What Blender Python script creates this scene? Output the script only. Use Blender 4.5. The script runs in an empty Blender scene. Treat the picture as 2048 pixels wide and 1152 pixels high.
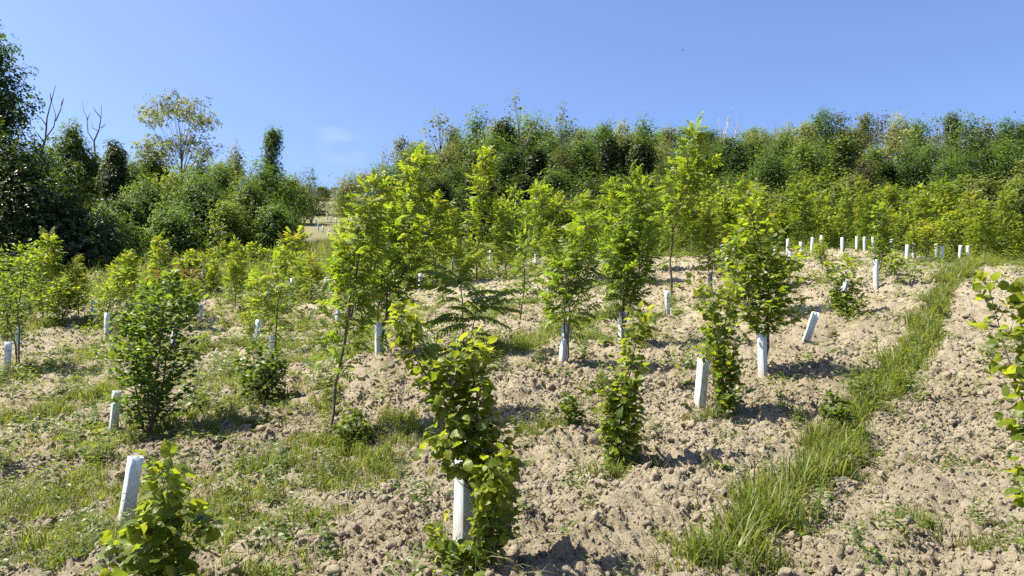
import bpy, math, random
import numpy as np
from mathutils import Vector, Matrix

# ------------------------------------------------------------------ camera, sky, sun, exposure
sc = bpy.context.scene
COL = sc.collection
FPX = 26.0 / 36.0 * 2048.0
PITCH = math.radians(3.0)
EYE = np.array([0.0, 0.0, 1.7])
cam_d = bpy.data.cameras.new('camera')
cam_d.sensor_width = 36.0
cam_d.lens = 26.0
cam_d.clip_start = 0.05
cam_d.clip_end = 2000.0
cam = bpy.data.objects.new('camera', cam_d)
COL.objects.link(cam)
cam.location = EYE
cam.rotation_euler = (math.radians(90) + PITCH, 0, 0)
sc.camera = cam

SUN_EL = math.radians(57)
SUN_AZ = math.radians(-88)          # clockwise from +Y, so to the left of the view
world = bpy.data.worlds.new('World')
sc.world = world
world.use_nodes = True
wn = world.node_tree.nodes
wl = world.node_tree.links
bg = wn['Background']
sky = wn.new('ShaderNodeTexSky')
sky.sky_type = 'NISHITA'
sky.sun_disc = False
sky.sun_elevation = SUN_EL
sky.sun_rotation = SUN_AZ
sky.altitude = 200
sky.air_density = 0.9
sky.dust_density = 2.2
sky.ozone_density = 8.0
tcw = wn.new('ShaderNodeTexCoord')
dv = wn.new('ShaderNodeVectorMath'); dv.operation = 'DISTANCE'
dv.inputs[1].default_value = (-.2195, .9450, .2420)
wl.new(tcw.outputs['Generated'], dv.inputs[0])
wmap = wn.new('ShaderNodeMapping'); wmap.inputs['Scale'].default_value = (14, 14, 34)
wl.new(tcw.outputs['Generated'], wmap.inputs[0])
wno = wn.new('ShaderNodeTexNoise'); wno.inputs['Scale'].default_value = 1.6; wno.inputs['Detail'].default_value = 5
wl.new(wmap.outputs[0], wno.inputs['Vector'])
m1 = wn.new('ShaderNodeMapRange'); m1.inputs[1].default_value = .042; m1.inputs[2].default_value = .0; m1.inputs[4].default_value = 1.0
wl.new(dv.outputs['Value'], m1.inputs[0])
m2 = wn.new('ShaderNodeMapRange'); m2.inputs[1].default_value = .45; m2.inputs[2].default_value = .75; m2.inputs[4].default_value = .2
wl.new(wno.outputs['Fac'], m2.inputs[0])
mm = wn.new('ShaderNodeMath'); mm.operation = 'MULTIPLY'
wl.new(m1.outputs[0], mm.inputs[0]); wl.new(m2.outputs[0], mm.inputs[1])
wmix = wn.new('ShaderNodeMix'); wmix.data_type = 'RGBA'
wl.new(mm.outputs[0], wmix.inputs[0]); wl.new(sky.outputs[0], wmix.inputs[6]); wmix.inputs[7].default_value = (5.5, 6.2, 7.2, 1)
wtint = wn.new('ShaderNodeMix'); wtint.data_type = 'RGBA'; wtint.blend_type = 'MULTIPLY'; wtint.inputs[0].default_value = 1.0
wtint.inputs[7].default_value = (.98, .935, 1.0, 1)
wl.new(wmix.outputs[2], wtint.inputs[6]); wl.new(wtint.outputs[2], bg.inputs['Color'])
bg.inputs['Strength'].default_value = 0.092
sun_d = bpy.data.lights.new('sun', 'SUN')
sun_d.energy = 5.0
sun_d.angle = math.radians(0.53)
sun_d.color = (1.0, 0.94, 0.79)
sun = bpy.data.objects.new('sun', sun_d)
COL.objects.link(sun)
sv = Vector((math.sin(SUN_AZ) * math.cos(SUN_EL), math.cos(SUN_AZ) * math.cos(SUN_EL), math.sin(SUN_EL)))
sun.rotation_euler = sv.to_track_quat('Z', 'Y').to_euler()
sun.location = (-20, 6, 30)
sc.view_settings.view_transform = 'Standard'
sc.view_settings.look = 'None'
sc.view_settings.gamma = 1.0
sc.view_settings.use_curve_mapping = False
sc.view_settings.exposure = 1.4
sc.render.engine = 'CYCLES'
sc.cycles.max_bounces = 7
sc.cycles.diffuse_bounces = 3
sc.cycles.glossy_bounces = 2
sc.cycles.transmission_bounces = 4
sc.cycles.use_denoising = False

RNG = np.random.default_rng(7)

# ------------------------------------------------------------------ noise
def h2(ix, iy, seed):
    a = (ix.astype(np.int64) * 374761393 + iy.astype(np.int64) * 668265263 + seed * 974634777) & 0xFFFFFFFF
    a = ((a ^ (a >> 13)) * 1274126177) & 0xFFFFFFFF
    a = ((a ^ (a >> 16)) * 2246822519) & 0xFFFFFFFF
    return ((a ^ (a >> 15)) & 0xFFFFFF) / float(0x1000000)

def vnoise(x, y, seed=0):
    ix = np.floor(x); iy = np.floor(y)
    fx = x - ix; fy = y - iy
    fx = fx * fx * (3 - 2 * fx); fy = fy * fy * (3 - 2 * fy)
    a = h2(ix, iy, seed); b = h2(ix + 1, iy, seed); c = h2(ix, iy + 1, seed); d = h2(ix + 1, iy + 1, seed)
    return (a * (1 - fx) + b * fx) * (1 - fy) + (c * (1 - fx) + d * fx) * fy

def fbm(x, y, seed=0, o=4):
    s = 0; a = .5; t = 0
    for k in range(o):
        s = s + a * vnoise(x, y, seed + k * 17); t += a
        x = x * 2.03 + 3.1; y = y * 2.03 + 1.7; a *= .5
    return s / t

def worley(x, y, seed=0):
    ix = np.floor(x); iy = np.floor(y)
    best = np.full(x.shape, 9.0); rid = np.zeros(x.shape)
    for dx in (-1, 0, 1):
        for dy in (-1, 0, 1):
            cx = ix + dx; cy = iy + dy
            px = cx + h2(cx, cy, seed); py = cy + h2(cx, cy, seed + 5)
            d = np.hypot(x - px, y - py)
            m = d < best
            best = np.where(m, d, best); rid = np.where(m, h2(cx, cy, seed + 9), rid)
    return best, rid

# ------------------------------------------------------------------ terrain
CP, SP = math.cos(PITCH), math.sin(PITCH)
def ray(px, py):
    u = (px - 1024.0) / FPX; v = (576.0 - py) / FPX
    return np.array([u, CP - v * SP, SP + v * CP])

def at(px, py, d):
    r = ray(px, py)
    return EYE + r * (d / r[1])

CTRL = [(925,1110,4.4),(255,1075,5.6),(228,872,9.5),(755,722,11),(1127,740,10.4),(1400,832,8.4),(1527,762,9.9),(1618,690,12.5),
 (1335,632,17),(1752,576,16.5),(1815,528,25),(1690,500,29.6),(1105,556,23),(511,692,17),(13,754,13.5),(1243,692,12.5),(1240,948,6.6),
 (660,890,8.2),(1990,535,26),(1900,522,28),(2000,800,8.6),(2000,1150,4.2),(1500,522,29),(1300,524,28),(1000,522,32),(850,560,26),
 (640,560,28),(400,562,30),(200,592,24),(50,640,19),(250,548,34),(450,512,42),(600,492,52),(640,470,60),(640,440,76),(650,410,105),
 (880,474,60),(1050,505,45),(1300,512,46),(1700,528,42),(1700,480,58),(1700,395,85),(1700,325,115),(1200,395,85),(1200,325,115),
 (1000,440,68),(2000,535,45),(2000,480,60),(2000,400,85),(0,545,36),(0,470,55),(0,400,80),(100,370,110),(350,400,90),(350,372,118)]
cw = [at(*c) for c in CTRL]
cw += [np.array(p, float) for p in [(0,0,0),(4,0,.2),(-4,0,-.45),(0,-6,-.25),(-9,-5,-1.1),(9,-5,.5),(-40,18,-.5),(40,22,4.5),(-60,60,8),(75,60,9),
 (-85,110,18),(95,110,21),(0,-25,-1),(-30,-10,-4),(30,-10,2),(0,165,27),(-120,165,25),(130,165,29),(0,260,22),(-230,260,20),(230,260,22),
 (-230,20,-2),(230,30,12),(0,-120,-6),(-200,-120,-12),(200,-120,2),(0,420,10),(-350,420,8),(350,420,10)]]
cw = np.array(cw)
def _tps(r2):
    return np.where(r2 > 1e-12, r2 * np.log(np.maximum(r2, 1e-12)), 0.0)
_n = len(cw)
_q = cw[:, :2] / 10.0
_K = _tps(((_q[:, None] - _q[None]) ** 2).sum(-1)) + np.eye(_n) * 0.02
_P = np.c_[np.ones(_n), _q]
_A = np.block([[_K, _P], [_P.T, np.zeros((3, 3))]])
_W = np.linalg.solve(_A, np.r_[cw[:, 2], 0, 0, 0])
def hgt(x, y):
    x = np.asarray(x, float) / 10; y = np.asarray(y, float) / 10
    z = _W[_n] + _W[_n + 1] * x + _W[_n + 2] * y
    for k in range(_n):
        z = z + _W[k] * _tps((x - _q[k, 0]) ** 2 + (y - _q[k, 1]) ** 2)
    return z
def hz(x, y):
    return float(hgt(np.array([x]), np.array([y]))[0])

_TS = np.exp(np.linspace(math.log(1.5), math.log(160), 1400))
def hit(px, py, dmin=0.0):
    r = ray(px, py)
    p = EYE[None] + r[None] * _TS[:, None]
    g = p[:, 2] - hgt(p[:, 0], p[:, 1])
    bad = np.where((g < 0) & (p[:, 1] > dmin))[0]
    if len(bad) == 0:
        return None
    k = max(bad[0], 1)
    f = g[k - 1] / (g[k - 1] - g[k]) if g[k - 1] > 0 else 0
    q = p[k - 1] + (p[k] - p[k - 1]) * f
    q[2] = hz(q[0], q[1])
    return q

def ground_at(px, d):
    x = (px - 1024.0) / FPX * d
    return np.array([x, d, hz(x, d)])

# ------------------------------------------------------------------ mesh helpers
def make_mesh(name, V, F, tint=None, lp=None, smooth=False, extra=None):
    me = bpy.data.meshes.new(name)
    V = np.ascontiguousarray(V, np.float32); F = np.ascontiguousarray(F, np.int32)
    k = F.shape[1]
    me.vertices.add(len(V)); me.vertices.foreach_set('co', V.ravel())
    me.loops.add(F.size); me.loops.foreach_set('vertex_index', F.ravel())
    me.polygons.add(len(F))
    me.polygons.foreach_set('loop_start', np.arange(0, F.size, k, dtype=np.int32))
    me.polygons.foreach_set('loop_total', np.full(len(F), k, np.int32))
    if smooth:
        me.polygons.foreach_set('use_smooth', np.ones(len(F), bool))
    me.update(calc_edges=True)
    if tint is not None:
        a = me.attributes.new('tint', 'FLOAT', 'POINT'); a.data.foreach_set('value', np.ascontiguousarray(tint, np.float32))
    if lp is not None:
        a = me.attributes.new('lp', 'FLOAT_VECTOR', 'POINT'); a.data.foreach_set('vector', np.ascontiguousarray(lp, np.float32).ravel())
    for nm, arr in (extra or {}).items():
        a = me.attributes.new(nm, 'FLOAT', 'POINT'); a.data.foreach_set('value', np.ascontiguousarray(arr, np.float32))
    return me

def link(name, me, mat=None, parent=None, loc=None, kind=None):
    o = bpy.data.objects.new(name, me)
    COL.objects.link(o)
    if mat is not None and me is not None and len(me.materials) == 0:
        me.materials.append(mat)
    if parent is not None:
        o.parent = parent
    if loc is not None:
        o.location = loc
    if kind:
        o['kind'] = kind
    return o

def tag(o, label, cat, group=None):
    o['label'] = label; o['category'] = cat
    if group:
        o['group'] = group
    return o

def copy_tree(o, parent=None):
    c = o.copy(); COL.objects.link(c); c.parent = parent
    for ch in o.children:
        copy_tree(ch, c)
    return c

def norm(a):
    return a / np.maximum(np.linalg.norm(a, axis=-1, keepdims=True), 1e-9)

def tube(P, R, sides=5):
    P = np.asarray(P, float); R = np.asarray(R, float); n = len(P)
    T = norm(np.gradient(P, axis=0))
    ref = np.array([0.31, 0.95, 0.05]) if abs(T[0][1]) < .8 else np.array([1., 0, 0])
    A = norm(np.cross(T, ref)); B = np.cross(T, A)
    an = np.linspace(0, 2 * math.pi, sides, endpoint=False)
    V = P[:, None] + R[:, None, None] * (np.cos(an)[None, :, None] * A[:, None] + np.sin(an)[None, :, None] * B[:, None])
    V = V.reshape(-1, 3)
    F = []
    for i in range(n - 1):
        for j in range(sides):
            a = i * sides + j; b = i * sides + (j + 1) % sides; c = a + sides; d = b + sides
            F.append((a, b, d)); F.append((a, d, c))
    V = np.vstack([V, P[-1] + T[-1] * R[-1]]); e = len(V) - 1
    for j in range(sides):
        F.append(((n - 1) * sides + j, (n - 1) * sides + (j + 1) % sides, e))
    return V, np.array(F)

class Geo:
    def __init__(s): s.V = []; s.F = []; s.T = []; s.n = 0
    def add(s, V, F, t=0.0):
        s.V.append(V); s.F.append(np.asarray(F) + s.n); s.T.append(np.full(len(V), t) if np.isscalar(t) else t); s.n += len(V)
    def mesh(s, name, smooth=True):
        return make_mesh(name, np.vstack(s.V), np.vstack(s.F), tint=np.concatenate(s.T), smooth=smooth)

# ------------------------------------------------------------------ leaf shapes (unit length along x)
def t_ovate(n=5, width=.8, fold=.18, droop=.25, peak=.42, petiole=.12, wave=.03, seed=0):
    r = np.random.default_rng(seed)
    xs = np.linspace(0, 1, n + 1)
    px = petiole + xs * (1 - petiole)
    mid = np.c_[px, np.zeros(n + 1), -droop * xs ** 2]
    e = xs[1:-1]
    w = width / 2 * np.where(e < peak, np.sin(e / peak * math.pi / 2) ** .6, np.cos((e - peak) / (1 - peak) * math.pi / 2) ** .75)
    L = np.c_[px[1:-1] + .02, w, mid[1:-1, 2] + fold * w + r.normal(0, wave, n - 1)]
    R = np.c_[px[1:-1] + .02, -w, mid[1:-1, 2] + fold * w + r.normal(0, wave, n - 1)]
    V = np.vstack([mid, L, R, [[0, .012, .0], [0, -.012, .0]]])
    F = []; m = n + 1
    for side, off in ((0, m), (1, m + n - 1)):
        q = [(0, 1, off)]
        for i in range(n - 2):
            q += [(off + i, i + 1, i + 2), (off + i, i + 2, off + i + 1)]
        q += [(off + n - 2, n - 1, n)]
        F += [t if side else t[::-1] for t in q]
    F.append((len(V) - 2, len(V) - 1, 0))
    return V, np.array(F)

def t_maple(droop=.2, fold=.12, seed=0):
    pts = [(.12, 0), (.10, .28), (.32, .26), (.42, .55), (.55, .24), (.72, .22), (1.0, 0), (.72, -.22), (.55, -.24), (.42, -.55), (.32, -.26), (.10, -.28)]
    P = np.array([(x, y, -droop * x * x + fold * abs(y) - .25 * y * y) for x, y in pts])
    V = np.vstack([P, [[.42, 0, -droop * .16]], [[-.25, .012, .02], [-.25, -.012, .02]]]); c = len(P)
    F = [(c, i, (i + 1) % c) for i in range(c)] + [(c + 1, c + 2, 0)]
    return V, np.array(F)[:, ::-1]

def leaflet(p, d, up, L, w, hi, fold=.25, droop=.2):
    d = d / np.linalg.norm(d); s = np.cross(up, d); s /= np.linalg.norm(s); n = np.cross(d, s)
    if hi:
        V = [p, p + d * L * .5 - n * droop * .25 * L, p + d * L - n * droop * L]
        for sg in (1, -1):
            V += [p + d * L * .28 + s * sg * w * .46 + n * (fold * w * .4), p + d * L * .68 + s * sg * w * .36 + n * (fold * w * .3 - droop * .45 * L)]
        F = [(0, 1, 3), (1, 4, 3), (1, 2, 4), (0, 5, 1), (1, 5, 6), (1, 6, 2)]
    else:
        V = [p, p + d * L - n * droop * L, p + d * L * .42 + s * w * .5 + n * fold * w * .4, p + d * L * .42 - s * w * .5 + n * fold * w * .4]
        F = [(0, 1, 2), (0, 3, 1)]
    return np.array(V), np.array(F)

def t_pinnate(pairs=5, ll=.34, lw=.13, droop=.35, hi=True, ang=58, seed=0, hang=.15, dlf=.2, start=.22):
    r = np.random.default_rng(seed)
    V = []; F = []; n = 0
    def add(v, f):
        nonlocal n
        V.append(v); F.append(f + n); n += len(v)
    def rp(x): return np.array([x, 0, -droop * x ** 2])
    xs = np.linspace(0, .97, 5)
    for a, b in zip(xs[:-1], xs[1:]):
        pa, pb = rp(a), rp(b); h = np.array([0, .009, 0])
        add(np.array([pa - h, pa + h, pb + h, pb - h]), np.array([(0, 1, 2), (0, 2, 3)]))
    for i in range(pairs):
        x = start + (1 - start) * (i + .15) / pairs
        sz = (.8 + .4 * math.sin(math.pi * (i + .6) / (pairs + .4))) * r.uniform(.85, 1.15)
        for sg in (1, -1):
            a = math.radians(ang + r.uniform(-10, 10)) * sg
            d = np.array([math.cos(a), math.sin(a), -hang - 2 * droop * x * math.cos(a) + r.uniform(-.15, .15)])
            add(*leaflet(rp(x + r.uniform(-.01, .01)), d, np.array([0, 0, 1.]), ll * sz, lw * sz, hi, droop=dlf))
    add(*leaflet(rp(.96), np.array([1, 0, -2 * droop]), np.array([0, 0, 1.]), ll * 1.05, lw * 1.1, hi))
    return np.vstack(V), np.vstack(F)

def t_card(seed=0, w=.62):
    r = np.random.default_rng(seed)
    V = np.array([(0, 0, 0), (.35, w / 2, .1), (.75, w * .38, .02), (1, 0, -.12), (.7, -w * .4, .04), (.3, -w / 2, .1)]) + r.normal(0, .03, (6, 3))
    return V, np.array([(0, 5, 4), (0, 4, 3), (0, 3, 2), (0, 2, 1)])

def t_spray(seed=0, n=4):
    r = np.random.default_rng(seed); V = []; F = []; k = 0
    for i in range(n):
        a = r.uniform(-1.1, 1.1); p = np.array([r.uniform(0, .5), r.uniform(-.25, .25), r.uniform(-.12, .12)])
        v, f = leaflet(p, np.array([math.cos(a), math.sin(a), r.uniform(-.4, .3)]), np.array([r.uniform(-.4, .4), r.uniform(-.4, .4), 1.]), r.uniform(.4, .6), r.uniform(.24, .36), False)
        V.append(v); F.append(f + k); k += len(v)
    return np.vstack(V), np.vstack(F)

T_HAZEL = [t_ovate(6, .74, .25, .3, .42, .14, .035, 1), t_ovate(6, .7, -.05, .65, .40, .16, .045, 2), t_ovate(6, .8, .45, .15, .45, .14, .04, 3), t_ovate(6, .68, .12, .45, .38, .18, .05, 4)]
T_SMALL = [t_ovate(3, .6, .2, .2, .42, .1, .02, 5), t_ovate(3, .55, .1, .35, .4, .1, .03, 6), t_ovate(3, .64, .3, .1, .45, .1, .02, 7)]
T_MAPLE = [t_maple(.2, .12), t_maple(.45, .02), t_maple(.05, .3)]
T_ASH = [t_pinnate(4, .34, .15, .25, True, 56, 1), t_pinnate(5, .31, .13, .45, True, 60, 2), t_pinnate(4, .36, .15, .1, True, 52, 3), t_pinnate(5, .30, .14, .6, True, 58, 4)]
T_ASHLO = [t_pinnate(4, .36, .17, .25, False, 56, 1), t_pinnate(4, .34, .16, .5, False, 60, 2), t_pinnate(3, .4, .19, .15, False, 52, 3)]
T_CARD = [t_card(1), t_card(2, .75), t_card(3, .5)]
T_SPRAY = [t_spray(11, 4), t_spray(12, 4), t_spray(13, 5)]

def basis(d, n):
    d = norm(d); b = norm(np.cross(n, d)); n2 = np.cross(d, b)
    return np.stack([d, b, n2], axis=-1)          # columns

def realise(name, tmpls, lv, smooth=False):
    Vs = []; Fs = []; Ts = []; Ls = []; off = 0
    M = basis(lv['d'], lv['n'])
    for k, (tv, tf) in enumerate(tmpls):
        i = np.where(lv['k'] == k)[0]
        if len(i) == 0:
            continue
        V = np.einsum('kij,nj->kni', M[i], tv) * lv['s'][i][:, None, None] + lv['p'][i][:, None]
        nv = len(tv)
        Fs.append((tf[None] + (np.arange(len(i)) * nv)[:, None, None]).reshape(-1, 3) + off)
        Vs.append(V.reshape(-1, 3)); Ts.append(np.repeat(lv['t'][i], nv)); Ls.append(np.tile(tv, (len(i), 1)))
        off += len(i) * nv
    return make_mesh(name, np.vstack(Vs), np.vstack(Fs), np.concatenate(Ts), np.vstack(Ls), smooth)

class Leaves:
    def __init__(s): s.p = []; s.d = []; s.n = []; s.s = []; s.t = []; s.k = []
    def add(s, p, d, n, size, tint, k):
        s.p.append(p); s.d.append(d); s.n.append(n); s.s.append(size); s.t.append(tint); s.k.append(k)
    def get(s):
        return dict(p=np.array(s.p), d=np.array(s.d), n=np.array(s.n), s=np.array(s.s), t=np.array(s.t), k=np.array(s.k))

def pick(lv, i):
    return {a: b[i] for a, b in lv.items()}

# ------------------------------------------------------------------ materials
def new_mat(name):
    m = bpy.data.materials.new(name); m.use_nodes = True
    nt = m.node_tree
    for n in list(nt.nodes):
        nt.nodes.remove(n)
    out = nt.nodes.new('ShaderNodeOutputMaterial')
    return m, nt, out

def N(nt, typ, **kw):
    n = nt.nodes.new(typ)
    for k, v in kw.items():
        if k in n.inputs.keys():
            n.inputs[k].default_value = v
        else:
            setattr(n, k, v)
    return n

def mixc(nt, fac, a, b, mode='MIX'):
    n = nt.nodes.new('ShaderNodeMix'); n.data_type = 'RGBA'; n.blend_type = mode
    for sock, val in ((n.inputs[0], fac), (n.inputs[6], a), (n.inputs[7], b)):
        if isinstance(val, bpy.types.NodeSocket):
            nt.links.new(val, sock)
        elif isinstance(val, (int, float)):
            sock.default_value = val
        else:
            sock.default_value = (*val, 1)
    return n.outputs[2]

def math_n(nt, op, a, b=None, c=None, clamp=False):
    n = nt.nodes.new('ShaderNodeMath'); n.operation = op; n.use_clamp = clamp
    for i, v in enumerate((a, b, c)):
        if v is None:
            continue
        if isinstance(v, bpy.types.NodeSocket):
            nt.links.new(v, n.inputs[i])
        else:
            n.inputs[i].default_value = v
    return n.outputs[0]

def leaf_mat(name, dark, light, tr_dark, tr_light, trans=.42, rough=.45, veins=False, new=None, rnd=.35):
    m, nt, out = new_mat(name)
    at_ = N(nt, 'ShaderNodeAttribute', attribute_name='tint')
    oi = N(nt, 'ShaderNodeObjectInfo')
    sep = N(nt, 'ShaderNodeSeparateColor'); nt.links.new(oi.outputs['Color'], sep.inputs[0])
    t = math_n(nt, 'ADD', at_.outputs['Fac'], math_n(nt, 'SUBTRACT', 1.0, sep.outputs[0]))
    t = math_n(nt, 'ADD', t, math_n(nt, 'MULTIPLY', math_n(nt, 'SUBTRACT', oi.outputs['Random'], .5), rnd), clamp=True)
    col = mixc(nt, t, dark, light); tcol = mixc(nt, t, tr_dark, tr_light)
    if new:
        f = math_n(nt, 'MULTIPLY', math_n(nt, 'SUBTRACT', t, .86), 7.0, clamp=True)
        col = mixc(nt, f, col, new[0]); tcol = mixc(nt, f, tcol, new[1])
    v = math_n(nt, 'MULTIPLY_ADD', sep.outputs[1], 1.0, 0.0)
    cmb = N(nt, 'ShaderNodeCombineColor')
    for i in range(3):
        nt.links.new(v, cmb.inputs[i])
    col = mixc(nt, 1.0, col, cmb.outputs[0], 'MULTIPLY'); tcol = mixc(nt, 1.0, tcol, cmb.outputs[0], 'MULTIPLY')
    pb = N(nt, 'ShaderNodeBsdfPrincipled', Roughness=rough)
    pb.inputs['Specular IOR Level'].default_value = .35
    nt.links.new(col, pb.inputs['Base Color'])
    tb = N(nt, 'ShaderNodeBsdfTranslucent'); nt.links.new(tcol, tb.inputs['Color'])
    if veins:
        la = N(nt, 'ShaderNodeAttribute', attribute_name='lp')
        sx = N(nt, 'ShaderNodeSeparateXYZ'); nt.links.new(la.outputs['Vector'], sx.inputs[0])
        ay = math_n(nt, 'ABSOLUTE', sx.outputs[1])
        ph = math_n(nt, 'MULTIPLY', math_n(nt, 'SUBTRACT', sx.outputs[0], math_n(nt, 'MULTIPLY', ay, .75)), 52.0)
        w = math_n(nt, 'SINE', ph)
        bp = N(nt, 'ShaderNodeBump', Strength=.16, Distance=.003); nt.links.new(w, bp.inputs['Height'])
        nt.links.new(bp.outputs[0], pb.inputs['Normal']); nt.links.new(bp.outputs[0], tb.inputs['Normal'])
    mx = N(nt, 'ShaderNodeMixShader'); mx.inputs[0].default_value = trans
    nt.links.new(pb.outputs[0], mx.inputs[1]); nt.links.new(tb.outputs[0], mx.inputs[2])
    nt.links.new(mx.outputs[0], out.inputs[0])
    return m

M_HAZEL = leaf_mat('hazel_leaf', (.06, .10, .016), (.165, .195, .024), (.19, .29, .018), (.50, .53, .03), .48, .4, True)
M_MAPLE = leaf_mat('maple_leaf', (.055, .098, .014), (.165, .20, .022), (.16, .27, .016), (.46, .52, .025), .5, .42, False, ((.19, .16, .025), (.42, .38, .03)))
M_ASH = leaf_mat('ash_leaf', (.055, .10, .016), (.15, .19, .022), (.17, .30, .016), (.44, .51, .024), .5, .42, False, ((.17, .16, .03), (.40, .36, .04)))
M_BEAM = leaf_mat('hornbeam_leaf', (.045, .085, .014), (.115, .16, .02), (.12, .22, .016), (.32, .43, .022), .46, .4)
M_AIL = leaf_mat('ailanthus_leaf', (.06, .11, .02), (.12, .15, .025), (.16, .28, .022), (.34, .36, .03), .45, .35, False, ((.17, .10, .04), (.36, .20, .05)), .1)
M_COPPER = leaf_mat('copper_leaf', (.10, .10, .02), (.18, .105, .04), (.22, .2, .03), (.36, .22, .05), .38, .45)
M_FOREST = leaf_mat('forest_leaf', (.042, .082, .02), (.10, .15, .032), (.10, .19, .02), (.25, .36, .035), .45, .5, rnd=.5)
M_OLIVE = leaf_mat('olive_leaf', (.085, .105, .032), (.18, .185, .062), (.19, .22, .035), (.38, .38, .07), .45, .55, rnd=.3)
M_BROWN = leaf_mat('brown_leaf', (.085, .07, .035), (.17, .125, .06), (.13, .1, .035), (.26, .19, .07), .32, .6)
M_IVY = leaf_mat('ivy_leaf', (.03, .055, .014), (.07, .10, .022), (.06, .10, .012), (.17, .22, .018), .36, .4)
M_BRIGHT = leaf_mat('bright_leaf', (.055, .092, .017), (.125, .165, .026), (.14, .22, .019), (.31, .37, .03), .46, .45)
M_GRASS = leaf_mat('grass_blade', (.08, .115, .02), (.175, .19, .035), (.20, .26, .022), (.42, .42, .045), .45, .45)
M_DRY = leaf_mat('dry_grass_blade', (.10, .10, .035), (.26, .22, .10), (.16, .16, .04), (.34, .29, .12), .35, .6)
M_WEED = leaf_mat('weed_leaf', (.055, .095, .02), (.13, .165, .03), (.14, .22, .02), (.34, .39, .03), .44, .42)

def bark_mat(name, a, b, scale=30):
    m, nt, out = new_mat(name)
    tc = N(nt, 'ShaderNodeTexCoord')
    no = N(nt, 'ShaderNodeTexNoise', Scale=scale, Detail=4.0); nt.links.new(tc.outputs['Object'], no.inputs['Vector'])
    pb = N(nt, 'ShaderNodeBsdfPrincipled', Roughness=.85)
    nt.links.new(mixc(nt, no.outputs['Fac'], a, b), pb.inputs['Base Color'])
    bp = N(nt, 'ShaderNodeBump', Strength=.5, Distance=.01); nt.links.new(no.outputs['Fac'], bp.inputs['Height']); nt.links.new(bp.outputs[0], pb.inputs['Normal'])
    nt.links.new(pb.outputs[0], out.inputs[0])
    return m
M_BARK = bark_mat('young_bark', (.05, .04, .028), (.14, .115, .08))
M_BARKF = bark_mat('forest_bark', (.05, .043, .035), (.13, .11, .09), 4)
M_DEAD = bark_mat('dead_wood', (.13, .115, .10), (.27, .24, .21), 6)
M_PALEWOOD = bark_mat('pale_dead_wood', (.26, .23, .20), (.42, .37, .33), 6)
M_CANE = bark_mat('cane', (.16, .12, .07), (.30, .24, .15), 18)

def plastic_mat():
    m, nt, out = new_mat('guard_plastic')
    tc = N(nt, 'ShaderNodeTexCoord'); oi = N(nt, 'ShaderNodeObjectInfo')
    mp = N(nt, 'ShaderNodeVectorMath', operation='ADD'); nt.links.new(tc.outputs['Object'], mp.inputs[0])
    cv = N(nt, 'ShaderNodeCombineXYZ')
    nt.links.new(math_n(nt, 'MULTIPLY', oi.outputs['Random'], 50.0), cv.inputs[0]); nt.links.new(cv.outputs[0], mp.inputs[1])
    no = N(nt, 'ShaderNodeTexNoise', Scale=9.0, Detail=5.0); nt.links.new(mp.outputs[0], no.inputs['Vector'])
    no2 = N(nt, 'ShaderNodeTexNoise', Scale=45.0, Detail=4.0); nt.links.new(mp.outputs[0], no2.inputs['Vector'])
    sx = N(nt, 'ShaderNodeSeparateXYZ'); nt.links.new(tc.outputs['Object'], sx.inputs[0])
    dirt = math_n(nt, 'MULTIPLY', math_n(nt, 'SUBTRACT', math_n(nt, 'MULTIPLY_ADD', sx.outputs[2], -1.7, .62), math_n(nt, 'MULTIPLY_ADD', no.outputs['Fac'], -.9, .5)), 1.3, clamp=True)
    col = mixc(nt, no2.outputs['Fac'], (.53, .585, .60), (.67, .715, .72))
    gr = math_n(nt, 'MULTIPLY', math_n(nt, 'SUBTRACT', no.outputs['Fac'], .56), 2.2, clamp=True)
    col = mixc(nt, gr, col, (.42, .46, .38))
    col = mixc(nt, dirt, col, (.42, .36, .28))
    pb = N(nt, 'ShaderNodeBsdfPrincipled', Roughness=.45); nt.links.new(col, pb.inputs['Base Color'])
    wv = math_n(nt, 'SINE', math_n(nt, 'MULTIPLY', math_n(nt, 'ADD', sx.outputs[0], sx.outputs[1]), 900.0))
    bp = N(nt, 'ShaderNodeBump', Strength=.15, Distance=.002); nt.links.new(wv, bp.inputs['Height']); nt.links.new(bp.outputs[0], pb.inputs['Normal'])
    tb = N(nt, 'ShaderNodeBsdfTranslucent'); nt.links.new(col, tb.inputs['Color'])
    mx = N(nt, 'ShaderNodeMixShader'); mx.inputs[0].default_value = .16
    nt.links.new(pb.outputs[0], mx.inputs[1]); nt.links.new(tb.outputs[0], mx.inputs[2]); nt.links.new(mx.outputs[0], out.inputs[0])
    return m
M_GUARD = plastic_mat()

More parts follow.
